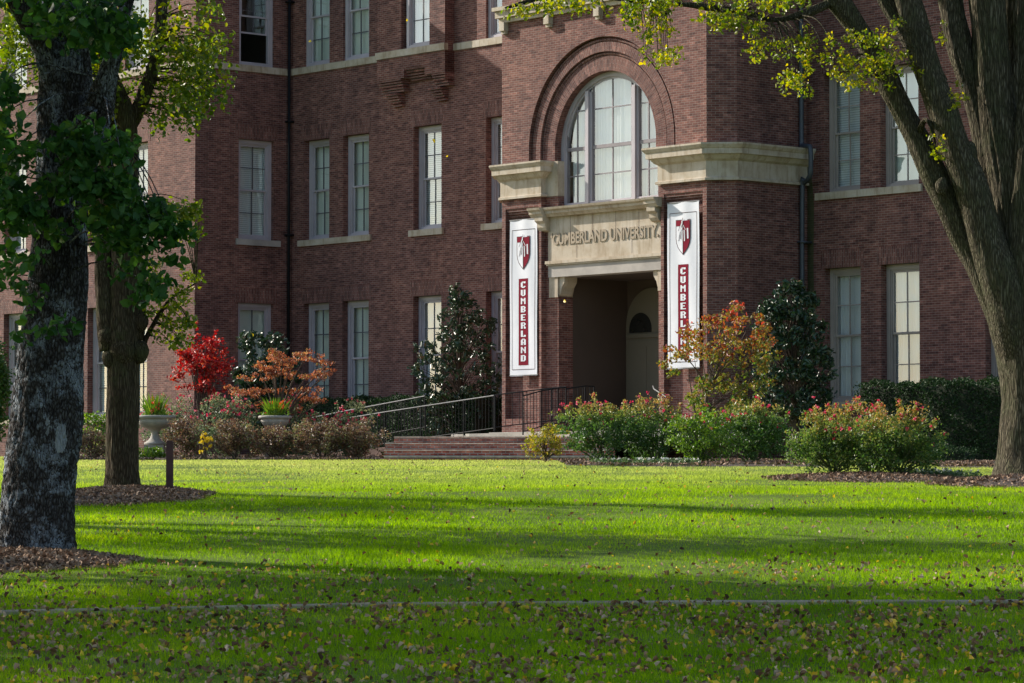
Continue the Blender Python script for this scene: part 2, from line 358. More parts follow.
def grass():
    V = []; F = []; base = 0
    m = leaf_mat('grass_blades', [(.055, .12, .003), (.15, .29, .004), (.29, .45, .006), (.50, .50, .05)], .5, .75, .45, .5, pos=[0, .4, .8, 1], spec=.08)
    # blade colour mixes to a paler straw towards the building
    n_ = m.node_tree; rp = [x for x in n_.nodes if x.type == 'VALTORGB'][0]; tc_ = N(n_, 'ShaderNodeTexCoord'); sy = N(n_, 'ShaderNodeSeparateXYZ'); n_.links.new(tc_.outputs['Object'], sy.inputs[0])
    mr = N(n_, 'ShaderNodeMapRange'); n_.links.new(sy.outputs[1], mr.inputs[0]); mr.inputs[1].default_value = 40; mr.inputs[2].default_value = 62; mr.inputs[3].default_value = .0; mr.inputs[4].default_value = .75
    nz_ = noise_n(n_, .8, 5, tc_.outputs['Object']); dry = mathn(n_, 'MULTIPLY', mr.outputs[0], mathn(n_, 'MULTIPLY_ADD', nz_.outputs[0], 1.6, .1))
    tos = [l.to_socket for l in list(rp.outputs[0].links)]; mc = mixc(n_, dry, rp.outputs[0], (.50, .50, .18))
    pt = noise_n(n_, 2.2, 5, tc_.outputs['Object'], .7); pr_ = ramp(n_, [(0, 0, 0), (1, 1, 1)], [.48, .66]); n_.links.new(pt.outputs[0], pr_.inputs[0])
    mc = mixc(n_, mathn(n_, 'MULTIPLY', pr_.outputs[0], .28), mc, (.15, .16, .045))
    for t_ in tos: n_.links.new(mc, t_)
    for (y0, y1, dens, h, wd) in ((17.5, 25, 3000, .05, .006), (25, 33, 1800, .05, .008), (33, 45, 1050, .048, .011), (45, 60, 620, .045, .015), (60, 84, 380, .045, .021)):
        n = int(dens * (y1 - y0) * .17 * (y0 + y1)); y = rng.uniform(y0, y1, n); x = rng.uniform(-1, 1, n) * (.168 * y + .4)
        n2 = int(dens * .3 * (y1 - y0) * 10); ya = rng.uniform(y0, y1, n2); xa = rng.choice([-1, 1], n2) * (.168 * ya + .4 + rng.uniform(0, 5, n2))   # thinner lawn out to the sides
        x = np.concatenate([x, xa]); y = np.concatenate([y, ya]); n = len(x); wd = np.concatenate([np.full(n - n2, wd), np.full(n2, wd * 1.8)])
        # natural: patchy density and height
        pn = np.sin(x * 1.3 + np.sin(y * .9) * 2) * np.sin(y * 1.1 + np.cos(x * .7) * 2)
        k = ~in_mulch(x, y, -.03) & (rng.random(n) < .82 + .18 * pn) & ~((y > 76.9) & (x > PX(383, 77)) & (x < 3))
        k &= ~((np.abs(y - edge_y(x)) < .07) & (rng.random(n) < .6))
        x, y, pn = x[k], y[k], pn[k]; n = len(x); z = gza(y) - .01
        a = rng.uniform(0, 2 * np.pi, n); wd = wd[k]; hh = h * rng.uniform(.45, 1.2, n) * (1 + .25 * pn); le = rng.uniform(.1, .9, n) * hh; la = rng.uniform(0, 2 * np.pi, n)
        dx, dy = np.cos(a) * wd / 2, np.sin(a) * wd / 2
        v = np.stack([np.stack([x - dx, y - dy, z], 1), np.stack([x + dx, y + dy, z], 1), np.stack([x + np.cos(la) * le, y + np.sin(la) * le, z + hh], 1)], 1).reshape(-1, 3)
        V.append(v); F.append(base + np.arange(n * 3).reshape(-1, 3)); base += n * 3
    me = fastmesh('grass', np.concatenate(V), np.concatenate(F), m); link('grass', me, kind='stuff', label='short green lawn grass with fallen leaves', category='grass')
grass()
# concrete edging across the lawn
mb = MB()
xs = np.linspace(-14, 14, 57)
for a, b in zip(xs[:-1], xs[1:]):
    ya, yb = float(edge_y(a)), float(edge_y(b)); za, zb = gz(0, ya) + .022, gz(0, yb) + .022
    mb.add([(a, ya - .055, za), (b - .006, yb - .055, zb), (b - .006, yb + .055, zb + .01), (a, ya + .055, za + .01), (a, ya - .13, za - .2), (b - .006, yb - .13, zb - .2), (b - .006, yb + .13, zb - .2), (a, ya + .13, za - .2)],
           [(0, 1, 2, 3), (0, 4, 5, 1), (2, 6, 7, 3), (1, 5, 6, 2), (3, 7, 4, 0)])
mb.build('path', simple('mossy_concrete', (.29, .24, .16), .95, .35, 3, bmp=.4), kind='structure')

CHIP = leaf_mat('bark_mulch', [(.08, .045, .028), (.18, .105, .065), (.32, .21, .14), (.45, .33, .24)], 0, .9, .2, 2, spec=.2)
DIRT = simple('mulch_soil', (.055, .035, .025), .95, .4, 8, bmp=.6)
def mulch(cx, cy, rx, ry, label, nchip=3500, h=.09, s=.05):
    mb = MB(); K = 40; J = 8; vs = [(cx, cy, g2(cx, cy) + h)]
    for j in range(1, J + 1):
        for k in range(K):
            a = 2 * math.pi * k / K; wob = math.sqrt(1 + .08 * math.sin(a * 3 + cx) + .05 * math.sin(a * 7 + cy)); r = j / J * wob * 1.03
            x, y = cx + rx * r * math.cos(a), cy + ry * r * math.sin(a); vs.append((x, y, gz(x, y) + h * (1 - (j / J) ** 2) + (.012 if j < J else -.05)))
    fs = [(0, 1 + k, 1 + (k + 1) % K) for k in range(K)] + [(1 + j * K + k, 1 + (j + 1) * K + k, 1 + (j + 1) * K + (k + 1) % K, 1 + j * K + (k + 1) % K) for j in range(J - 1) for k in range(K)]
    mb.add(vs, fs); o = mb.build('mulch_bed', DIRT, smooth=True, kind='stuff', label=label, category='mulch')
    a = rng.uniform(0, 2 * np.pi, nchip); r = np.sqrt(rng.random(nchip)) * np.sqrt(1 + .08 * np.sin(a * 3 + cx) + .05 * np.sin(a * 7 + cy)) * 1.06
    x, y = cx + rx * r * np.cos(a), cy + ry * r * np.sin(a); z = gza(y) + h * np.maximum(0, 1 - r ** 2) + .02
    me = leaf_mesh('chips', np.stack([x, y, z], 1), s, CHIP, .35, 0, .5, .6, .02); c = link('bark_chips', me, o)
mulch(*MULCH[0], 'dark bark mulch around the big grey trunk', 5000, .1, .06)
mulch(*MULCH[1], 'brown mulch ring around the slender tree and wooden post', 6000, .1, .055)
mulch(*MULCH[2], 'brown mulch ring below the many stemmed tree', 5000, .14, .07)
mulch(*MULCH[3], 'brown mulch bed under the nearest rose bushes', 5000, .08, .06)
def bed(x0, x1, y0, y1, label, n):
    mb = MB(); X = np.linspace(x0, x1, 30); Y = np.linspace(y0, y1, 12)
    vs = [(x, y + (.25 * math.sin(x * 1.7) if j == 0 else 0), gz(x, y) + (.05 if j else -.02)) for j, y in enumerate(Y) for x in X]
    mb.add(vs, [(j * 30 + i, j * 30 + i + 1, (j + 1) * 30 + i + 1, (j + 1) * 30 + i) for j in range(11) for i in range(29)])
    o = mb.build('mulch_bed', DIRT, kind='stuff', label=label, category='mulch')
    x = rng.uniform(x0, x1, n); y = y0 + (y1 - y0) * rng.random(n) ** 1.6 + .25 * np.sin(x * 1.7)
    link('bark_chips', leaf_mesh('chips', np.stack([x, y, gza(y) + .06], 1), .07, CHIP, .35, 0, .5, .6, .02), o)
bed(*BEDS[0], 'mulch bed under the row of rose bushes before the entrance', 5000)
bed(*BEDS[1], 'narrow mulch bed in front of the clipped dark hedge', 2500)
bed(*BEDS[2], 'mulch under the mixed bed of roses and purple shrubs', 5000)
# fallen leaves
def litter():
    P = []
    for n, y0, y1 in ((19000, 18, 25.5), (4500, 25.5, 30), (2600, 30, 46), (2600, 46, 77)):
        y = rng.uniform(y0, y1, n); x = rng.uniform(-1, 1, n) * (.165 * y + .3) * np.where(rng.random(n) < .25, 2., 1.)
        k = rng.random(n) < .5 + .5 * np.sin(x * 3.1 + 2.3 * np.sin(y * 1.7)) * np.sin(y * 2.6 + np.cos(x * 1.9) * 2) ; P.append(np.stack([x[k], y[k], gza(y[k]) + rng.uniform(.0, .05, k.sum())], 1))
    P = np.concatenate(P); me = leaf_mesh('litter', P, .034, leaf_mat('fallen_leaf', [(.045, .022, .012), (.15, .075, .035), (.28, .17, .09), (.46, .36, .26), (.62, .38, .03), (.72, .54, .05)], .2, .7, 0, 1, pos=[0, .25, .5, .78, .9, 1]), .55, 0, .35, .75, .45)
    link('fallen_leaves', me, kind='stuff', label='dry brown and yellow leaves strewn over the lawn', category='leaves')
litter()

# ================================================================ THE BUILDING
B = thing('brick_building', 'dark red brick university hall with arched entrance bay and tall windows', 'building', (O2[0], O2[1], 0), rz=-TH)
def plane(o, r, i): return lambda a, d, z: (o[0] + r[0] * a + i[0] * d, o[1] + r[1] * a + i[1] * d, z)
def front(d0): return plane((0, d0), (1, 0), (0, 1))
def side(c): return plane((c, 0), (0, 1), (-1, 0))
q = math.sqrt(.5)
TOP = 18.2; GB = 1.9
ZG, ZS, ZT = (3.62, 6.95), (8.84, 11.81), (14.02, 17.0)
WC, TD = -16.97, -.48          # tower corner, tower front depth
WD = 3.0
PL, PR, CT = -3.9, 3.72, .53
ASC, ARZ = -.10, 10.24        # arch centre
# ---- walls
wx = [(-16.28, -15.06), (-14.42, -13.2), (-11.17, -9.93), (-8.0, -6.76)]
rx_ = [(4.84, 6.05), (6.72, 7.96), (10.02, 11.26), (11.9, 13.14)]
tx = [(-22.5, -21.26), (-20.6, -19.36), (-27.2, -25.96), (-25.3, -24.06)]
ty = [(1.10, 2.40)]
def holes(xs, rows=(ZG, ZS, ZT)): return [(a, b, z0, z1) for a, b in xs for z0, z1 in rows]
mb = MB()
mb.wall(front(TD), -31, WC, GB, TOP, holes(tx), .32)
mb.wall(side(WC), TD, WD, GB, TOP, holes(ty), .32)
mb.wall(front(WD), WC, PL - CT, GB, TOP, holes(wx), .32)
mb.wall(front(WD), PR + CT, 17, GB, TOP, holes(rx_), .32)
mb.wall(plane((PL - CT, 0), (0, -1), (1, 0)), -WD, -CT, GB, TOP, (), .3)
mb.wall(plane((PL - CT, CT), (q, -q), (q, q)), 0, CT / q, GB, TOP)
mb.wall(plane((PR, 0), (q, q), (-q, q)), 0, CT / q, GB, TOP)
mb.wall(side(PR + CT), CT, WD, GB, TOP)
# above the arch: front plane with the round opening
F0 = front(0.)
RO = 2.745
arc = [(ASC + RO * math.cos(t), ARZ + RO * math.sin(t)) for t in np.linspace(0, math.pi, 49)]
outline = [(PL, 9.95), (arc[-1][0], 9.95)] + arc[::-1] + [(arc[0][0], 9.95), (PR, 9.95), (PR, TOP), (PL, TOP)]
tr = tessellate_polygon([[Vector((a, z, 0)) for a, z in outline]])
fs = []
for t in tr:
    a, b_, c_ = [outline[k] for k in t]; ar = (b_[0] - a[0]) * (c_[1] - a[1]) - (c_[0] - a[0]) * (b_[1] - a[1]); fs.append(t if ar > 0 else t[::-1])
mb.add([F0(a, 0, z) for a, z in outline], fs)
# piers with sunk banner panels
SP = .16                       # depth of the inner plane
for a0, a1, p0, p1 in ((PL, -2.36, -3.76, -2.45), (2.1, PR, 2.2, 3.58)):
    pz0, pz1 = 3.3, 8.80
    mb.wall(F0, a0, a1, GB, 9.08, [(p0, p1, pz0, pz1)], .17)
    mb.add([F0(p0, .17, pz0), F0(p1, .17, pz0), F0(p1, .17, pz1), F0(p0, .17, pz1)], [(0, 1, 2, 3)])
    for k in range(3): mb.box(p0 + .001, p1 - .001, .03 + .045 * k, .169, pz1 - .075 * (k + 1), pz1 - .075 * k - .001)  # corbelled head
    mb.wall(side(a1), 0, SP, GB, 9.08) if a1 < 0 else mb.wall(plane((a0, 0), (0, -1), (1, 0)), -SP, 0, GB, 9.08)
mb.wall(front(SP), -2.36, -1.87, GB, 9.95); mb.wall(front(SP), 1.85, 2.1, GB, 9.95)
# jambs: below the lintel 0.5 deep; beside the window 0.24 deep
mb.wall(side(-1.87), SP, .66, GB, 6.5); mb.wall(plane((1.85, 0), (0, -1), (1, 0)), -.66, -SP, GB, 6.5)
mb.wall(side(-1.87), SP, .42, 8.6, 9.95); mb.wall(plane((1.85, 0), (0, -1), (1, 0)), -.42, -SP, 8.6, 9.95)
wall = mb.build('wall', BR, B)
# chimney breast above the string course with its stepped corbel foot
mb = MB(); PJ = WD - .34; F3 = front(PJ)
ch = (-11.3, -10.08)
mb.wall(F3, -12.42, -9.38, 14.02, TOP, [(ch[0] - .02, ch[1] + .02, 14.021, 17)], .3)
for x in (-12.42, -9.38): mb.box(x - (0 if x < -10 else .0), x + .001, PJ, WD, 14.02, TOP)
mb.box(-9.385, -9.38, PJ, WD, 13.0, 14.02)
mb.box(-12.42, -9.38, PJ, WD - .002, 13.47, 13.815)
mb.box(-12.42, -11.2, PJ, WD - .002, 13.2, 13.469); mb.box(-10.27, -9.38, PJ, WD - .002, 13.2, 13.469)
for k in range(5):             # corbel courses step in as they go down
    o = .06 * (k + .3)
    mb.box(-11.199, -10.271, PJ + o, WD - .003, 13.469 - .075 * (k + 1) + .018, 13.468 - .075 * k)
    mb.box(-12.40 + .0 * k, -11.35, PJ + o * .6, WD - .003, 13.199 - .075 * (k + 1) + .018, 13.198 - .075 * k)
    mb.box(-9.98, -9.39, PJ + o * .6, WD - .003, 13.199 - .075 * (k + 1) + .018, 13.198 - .075 * k)
    mb.box(-12.1 + .03 * k, -11.55, PJ + .02 + o * .8, WD - .004, 12.80 - .075 * (k + 1) + .018, 12.799 - .075 * k)
    mb.box(-10.15 + .03 * k, -9.62, PJ + .02 + o * .8, WD - .004, 12.80 - .075 * (k + 1) + .018, 12.799 - .075 * k)
mb.build('chimney_breast', BR, B)
# arch mouldings: a profile (radius, depth) carried round the arch and down both jambs
def arch_sweep(prof, zb=9.952, seg=64):
    st = [(-1, 0, zb)] + [(math.cos(t), math.sin(t), None) for t in np.linspace(math.pi, 0, seg)] + [(1, 0, zb)]
    mb = MB(); vs = []; uv = []; L = 0
    for k, (cx, cz, z) in enumerate(st):
        for r, d in prof:
            vs.append((ASC + cx * r, d, z if z is not None else ARZ + cz * r))
        ang = (0 if k == 0 else (k - 1) / (seg - 1) * math.pi if z is None else math.pi)
        uv.append((-(ARZ - zb) if k == 0 else ang * 2.3 + ((ARZ - zb) if k == len(st) - 1 else 0)))
    m = len(prof); cum = [0]
    for i in range(1, m): cum.append(cum[-1] + math.hypot(prof[i][0] - prof[i - 1][0], prof[i][1] - prof[i - 1][1]))
    fs = [(k * m + i, (k + 1) * m + i, (k + 1) * m + i + 1, k * m + i + 1) for k in range(len(st) - 1) for i in range(m - 1)]
    mb.add(vs, fs); return mb, uv, cum, m
def roll(r, d, rad, n=6): return [(r + rad * math.cos(t), d - rad * math.sin(t)) for t in np.linspace(0, math.pi, n)]
prof = [(RO, 0), (RO, .15), (2.71, .15)] + roll(2.665, .12, .045) + [(2.61, .15), (2.61, .07), (2.37, .07), (2.37, .21)] + roll(2.315, .17, .045) + [(2.26, .21), (2.26, .14), (1.885, .14), (1.885, .42)]
mb, uv, cum, m_ = arch_sweep(prof)
o = mb.build('arch_moulding', BRU, B); me = o.data; ul = me.uv_layers.new(name='UVMap')
for lp in me.loops: k, i = divmod(lp.vertex_index, m_); ul.data[lp.index].uv = (cum[i], uv[k])
# ---- stone parts
def course(mb, M, a0, a1, z0, z1, pr=.05, mi=0): mb.boxm(M, a0, a1, -pr, .1, z0, z1, mi)
mb = MB(); course(mb, front(WD), WC, -12.44, 13.82, 14.015); course(mb, front(WD), -9.36, PL - CT + .0, 13.82, 14.015); course(mb, front(PJ), -12.44, -9.36, 13.822, 14.017)
mb.build('string_course', STONE, B); mb = MB()
course(mb, front(WD), PR + CT, 17, 13.82, 14.015); mb.build('string_course', STONE, B); mb = MB()
mb.boxm(side(WC), TD - .05, WD - .05, -.05, .1, 13.82, 14.014); mb.boxm(front(TD), -31, WC + .05, -.05, .1, 13.82, 14.016)
mb.build('string_course', STONE, B)
# entrance cornices (pier heads): block, neck moulding, crown; run round the right cant and side
def cornice(path, z0, name):
    # path: outline points (s,d) of the wall; profile of (projection, z)
    pr = [(.0, z0 - .03), (.10, z0 - .03), (.10, z0 + .03), (.045, z0 + .05), (.045, z0 + .44), (.07, z0 + .46), (.12, z0 + .49), (.19, z0 + .585), (.20, z0 + .60), (.27, z0 + .605), (.27, z0 + .74), (.29, z0 + .75), (.34, z0 + .83), (.34, z0 + .875), (0, z0 + .89)]
    P = [Vector(p) for p in path]; vs = []
    for k, p in enumerate(P):
        nn = []
        for a, b in ((k - 1, k), (k, k + 1)):
            if 0 <= a and b < len(P): d = (P[b] - P[a]).normalized(); nn.append(Vector((d.y, -d.x)))
        nb = sum(nn, Vector((0, 0))).normalized(); sc_ = 1 / max(.4, nb.dot(nn[0]))
        for r, z in pr: qq = p + nb * r * sc_; vs.append((qq.x, qq.y, z))
    m = len(pr); mb = MB()
    fs = [(k * m + i, (k + 1) * m + i, (k + 1) * m + i + 1, k * m + i + 1) for k in range(len(P) - 1) for i in range(m - 1)]
    fs += [tuple(range(m)), tuple(range((len(P) - 1) * m, len(P) * m))[::-1]]
    mb.add(vs, fs); return mb.build(name, STONE, B)
cornice([(PL - CT, WD - .02), (PL - CT, CT), (PL, 0), (-2.36, 0), (-2.36, SP - .005)], 9.08, 'cornice')
cornice([(2.1, SP - .005), (2.1, 0), (PR, 0), (PR + CT, CT), (PR + CT, WD - .02)], 9.08, 'cornice')
mb = MB(); mb.box(-2.36, -1.865, SP - .02, SP + .02, 9.05, 9.951); mb.box(-1.89, -1.862, SP + .02, .42, 9.05, 9.951); mb.box(1.845, 2.1, SP - .02, SP + .02, 9.05, 9.951)
mb.build('jamb_stone', STONE, B)
# upper cornice band of the pavilion with small brackets
mb = MB(); zc = 13.72
mb.box(PL - .02, PR + .02, -.10, .05, zc, zc + .12); mb.box(PL - .06, PR + .06, -.2, .05, zc + .121, zc + .30); mb.box(PL - .1, PR + .1, -.28, .05, zc + .301, zc + .40)
for sx in (-3.75, -2.0, -.1, 1.8, 3.5): mb.box(sx - .1, sx + .1, -.16, .02, zc - .22, zc - .001); mb.box(sx - .08, sx + .08, -.10, .02, zc - .30, zc - .221)
mb.build('upper_cornice', STONE, B)
# entrance head: sign frieze, band, lintel, capitals
mb = MB(); FR = .10
mb.box(-2.2, 2.06, FR, .4, 7.36, 8.52)
for x in np.linspace(-2.2, 2.06, 6)[1:-1]: mb.box(x - .004, x + .004, FR - .003, FR, 7.98, 8.5, 1)
for x in (-1.1, .95): mb.box(x - .004, x + .004, FR - .003, FR, 7.4, 7.98, 1)
fr = mb.build('sign_frieze', [STONE, OUTL], B)
mb = MB(); mb.box(-2.24, 2.09, .02, .35, 7.28, 7.359); mb.box(-2.22, 2.07, .05, .35, 7.24, 7.279); mb.build('frieze_band', STONE, B)
mb = MB(); mb.box(-2.2, 2.06, .10, .66, 6.94, 7.239); mb.build('lintel', STONE_G, B)
mb = MB()
for a0, a1, sgn in ((-2.2, -1.87, 1), (1.85, 2.06, -1)):
    mb.box(a0, a1, SP - .03, .66, 6.42, 6.939)
    e = a1 if sgn > 0 else a0
    pts = [(e, 6.45), (e + sgn * .05, 6.5), (e + sgn * .10, 6.66), (e + sgn * .20, 6.80), (e + sgn * .22, 6.938), (e, 6.938)]
    mb.poly(plane((0, 0), (1, 0), (0, 1)), pts, SP + .02, .62)
    mb.build('capital', STONE, B); mb = MB()
# hood over the frieze on two scroll brackets
mb = MB()
pr = [(.0, 8.5), (-.12, 8.5), (-.16, 8.55), (-.2, 8.58), (-.2, 8.64), (-.26, 8.68), (-.28, 8.735), (0.3, 8.76)]
pr = [(FR + y, z) for y, z in pr]
for x0, x1, k in ((-2.1, 1.70, 0), (-2.6, -2.12, .12), (1.70, 2.14, .12)):
    P = [(y - (k if y < FR else 0), z) for y, z in pr]; vs = [(x, y, z) for x in (x0, x1) for y, z in P]; m = len(P)
    mb.add(vs, [(i, m + i, m + i + 1, i + 1) for i in range(m - 1)] + [(0, m - 1, 2 * m - 1, m), tuple(range(m)), tuple(range(m, 2 * m))[::-1]])
for x0, x1 in ((-2.45, -2.14), (1.74, 2.04)):
    pts = [(FR - .26, 8.5), (FR - .25, 8.40), (FR - .16, 8.34), (FR - .15, 8.24), (FR - .10, 8.16), (FR + .05, 8.12), (FR + .05, 8.5)]
    vs = [(x, y, z) for x in (x0, x1) for y, z in pts]; m = len(pts)
    mb.add(vs, [(i, m + i, m + (i + 1) % m, (i + 1) % m) for i in range(m)] + [tuple(range(m)), tuple(range(m, 2 * m))[::-1]])
mb.build('entrance_hood', STONE, B)
# lettering of the frieze
def text_mesh(txt, size, ext, xs=1., off=.0):
    cu = bpy.data.curves.new('t', 'FONT'); cu.body = txt; cu.size = size; cu.extrude = ext; cu.offset = off; cu.align_x = 'CENTER'; cu.resolution_u = 3
    o = bpy.data.objects.new('t', cu); C.objects.link(o); dg = bpy.context.evaluated_depsgraph_get(); me = bpy.data.meshes.new_from_object(o.evaluated_get(dg))
    bpy.data.objects.remove(o); return me
me = text_mesh("\u2018CUMBERLAND UNIVERSITY.", .50, .03, off=.014); me.materials.clear(); me.materials.append(simple('carved_letter_stone', (.36, .29, .21), .85, .15, 3))
xx = [v.co.x for v in me.vertices]; wdt = max(xx) - min(xx); cxm = (max(xx) + min(xx)) / 2
for v in me.vertices: v.co = Vector(((v.co.x - cxm) * 4.0 / wdt - .08, FR - .010 - v.co.z * .45, 7.78 + v.co.y * .82))
me.flip_normals(); link('letters', me, fr)
# soldier course lintels, window sills, windows
def window(M, a0, a1, z0, z1, cover='curtain', rv=.2, fm=FRAME, sill=None, head=True, open_=0, part=None, sash_bars=(2, 2)):
    mb = MB(); fw = .115
    def rect(x0, x1, y0, y1, wd, d0, d1, bot=None):
        b = wd if bot is None else bot
        mb.boxm(M, x0, x0 + wd, d0, d1, y0, y1); mb.boxm(M, x1 - wd, x1, d0, d1, y0, y1)
        mb.boxm(M, x0 + wd, x1 - wd, d0, d1, y1 - wd, y1 - .0005); mb.boxm(M, x0 + wd, x1 - wd, d0, d1, y0 + .0005, y0 + b)
    rect(a0, a1, z0, z1, fw, rv, rv + .14, .08)
    rect(a0 + fw, a1 - fw, z0 + .08, z1 - fw, .03, rv + .03, rv + .13)
    w = mb.build('window', fm, B)
    ix0, ix1, iz0, iz1 = a0 + fw + .03, a1 - fw - .03, z0 + .11, z1 - fw - .03; zm = (iz0 + iz1) / 2
    mb = MB(); g = MB(); thin = MB()
    for lo, hi, dd in ((iz0 + open_, zm + .02 + open_, rv + .095), (zm - .02, iz1, rv + .055)):
        rect(ix0, ix1, lo, hi, .05, dd, dd + .035)
        xm = (ix0 + ix1) / 2; hm = (lo + hi) / 2
        thin.boxm(M, xm - .016, xm + .016, dd + .004, dd + .03, lo + .05, hi - .05); thin.boxm(M, ix0 + .05, ix1 - .05, dd + .006, dd + .029, hm - .014, hm + .014)
        g.add([M(ix0 + .05, dd + .018, lo + .05), M(ix1 - .05, dd + .018, lo + .05), M(ix1 - .05, dd + .018, hi - .05), M(ix0 + .05, dd + .018, hi - .05)], [(0, 1, 2, 3)])
    o = MB.build(mb, 'sash', fm, w); thin.build('muntins', MUNT if fm is FRAME else fm, w); g.build('glass', GLASS, w)
    if cover != 'none':
        mb = MB(); n = 60; d = rv + .21; vs = []
        ph = rng.uniform(0, 6); lift = 0 if cover == 'curtain' else float(rng.choice([0, 0, .0, 0, 0, .4]))
        for k in range(n + 1):
            a = a0 + .02 + (a1 - a0 - .04) * k / n
            am = .042 if cover == 'curtain' else .0
            dep = d + am * math.sin(k * 1.15 + ph + math.sin(k * .37 + ph) * 1.2)
            vs += [M(a, dep, z0 + .02 + lift), M(a, dep, z1 - .02)]
        mb.add(vs, [(2 * k, 2 * k + 2, 2 * k + 3, 2 * k + 1) for k in range(n)])
        mb.build('curtain' if cover == 'curtain' else 'blind', {'curtain': CURT, 'shade': SHADE, 'blind': BLIND}[cover], w)
    if head:
        mb = MB(); mb.boxm(M, a0 - .12, a1 + .12, -.006, .05, z1 + .002, z1 + .44); mb.build('soldier_course', BRV, w)
    return w
def sill(M, a0, a1, z0, z1, m=STONE): mb = MB(); mb.boxm(M, a0, a1, -.07, .2, z0, z1); return mb.build('window_sill', m, B)
FW, FT, ST = front(WD), front(TD), side(WC)
cov = {0: 'shade', 1: 'shade', 2: 'blind', 3: 'blind'}
for i, (a, b) in enumerate(wx):
    window(FW, a, b, *ZG, 'curtain' if i > 1 else 'shade'); window(FW, a, b, *ZS, cov[i])
    window(FW if i != 2 else F3, a, b, ZT[0], ZT[1], 'shade' if i < 2 else 'curtain', rv=.08, head=False)
    sill(FW, a - .12, b + .12, 3.46, 3.619)
for a, b in ((-16.5, -13.08), (-11.32, -9.82), (-8.15, -6.6)): sill(FW, a, b, 8.66, 8.838)
for i, (a, b) in enumerate(rx_):
    window(FW, a, b, *ZG, 'curtain', fm=FRAME_T); window(FW, a, b, *ZS, 'blind' if i != 1 else 'shade', fm=FRAME_T); window(FW, a, b, *ZT, 'shade', rv=.08, head=False)
    sill(FW, a - .12, b + .12, 3.46, 3.619)
for a, b in ((4.58, 8.08), (9.9, 13.3)): sill(FW, a, b, 8.66, 8.838)
for a, b in ty:
    window(ST, a, b, *ZG, 'shade', rv=.12); window(ST, a, b, *ZS, 'blind', rv=.12); window(ST, a, b, *ZT, 'none', rv=.08, head=False, open_=.85)
    sill(ST, 1.0, 2.62, 8.66, 8.838, STONE_G); sill(ST, 1.0, 2.5, 3.46, 3.619, STONE_G)
for a, b in tx:
    window(FT, a, b, *ZG, 'blind'); window(FT, a, b, *ZS, 'blind'); window(FT, a, b, *ZT, 'shade', rv=.08, head=False)
for a, b in ((-22.62, -19.24), (-27.32, -23.94)): sill(FT, a, b, 8.66, 8.838); sill(FT, a, b, 3.46, 3.619)
# ---- the great arched window
def arch_window():
    D = .36; zb = 8.78; RW = 1.88
    mb = MB(); seg = 48
    prof = [(RW + .02, D), (RW - .12, D), (RW - .12, D + .05), (RW - .17, D + .05), (RW - .17, D + .16)]
    st = [(-1, 0, zb)] + [(math.cos(t), math.sin(t), None) for t in np.linspace(math.pi, 0, seg)] + [(1, 0, zb)]
    vs = [(ASC + cx * r, d, z if z is not None else ARZ + cz * r) for cx, cz, z in st for r, d in prof]; m = len(prof)
    mb.add(vs, [(k * m + i, (k + 1) * m + i, (k + 1) * m + i + 1, k * m + i + 1) for k in range(len(st) - 1) for i in range(m - 1)])
    rr = RW - .13; top = lambda x: ARZ + math.sqrt(max(0, rr * rr - x * x))
    for x in (-.87, .87):
        mb.box(ASC + x - .13, ASC + x + .13, D + .02, D + .16, zb, top(abs(x) + .13)); mb.box(ASC + x - .06, ASC + x + .06, D - .04, D + .02, zb, top(abs(x) + .06) - .02)
    mb.box(ASC - RW + .02, ASC + RW - .02, D, D + .16, zb - .06, zb + .07)
    wn = mb.build('arched_window', FRAME, B)
    mb = MB(); g = MB()
    for x0, x1 in ((-1.71, -1.0), (-.74, .74), (1.0, 1.71)):
        zt = min(top(abs(x0)), top(abs(x1)))
        mb.box(ASC + x0, ASC + x1, D + .04, D + .10, ARZ - .045, ARZ + .045)
        xm = (x0 + x1) / 2
        if abs(xm) > .1: xm *= .98
        mb.box(ASC + xm - .018, ASC + xm + .018, D + .06, D + .09, zb + .07, top(abs(xm)))
        for z in (zb + .76, ARZ + .98):
            h = math.sqrt(max(0, rr * rr - max(0, z - ARZ) ** 2)); a, b = max(x0, -h), min(x1, h)
            if b > a: mb.box(ASC + a, ASC + b, D + .062, D + .088, z - .016, z + .016)
        for e in (x0, x1): mb.box(ASC + e - (.0 if e == x0 else .035), ASC + e + (.035 if e == x0 else .0), D + .05, D + .1, zb + .07, top(abs(e)) if top(abs(e)) > ARZ + .1 else ARZ)
    mb.build('muntins', simple('arch_muntin_paint', (.20, .17, .18), .5, .1), wn)
    pts = [(ASC - rr, zb)] + [(ASC + rr * math.cos(t), ARZ + rr * math.sin(t)) for t in np.linspace(math.pi, 0, 40)] + [(ASC + rr, zb)]
    g.add([(a, D + .075, z) for a, z in pts], [tuple(range(len(pts)))[::-1]]); g.build('glass', GLASS, wn)
    mb = MB(); n = 180; vs = []
    for k in range(n + 1):
        a = ASC - 1.66 + 3.44 * k / n; dep = D + .22 + .05 * math.sin(k * .95 + math.sin(k * .21) * 2); vs += [(a, dep, 8.7), (a, dep, 12.2)]
    mb.add(vs, [(2 * k, 2 * k + 2, 2 * k + 3, 2 * k + 1) for k in range(n)]); mb.build('curtain', CURT, wn)
arch_window()
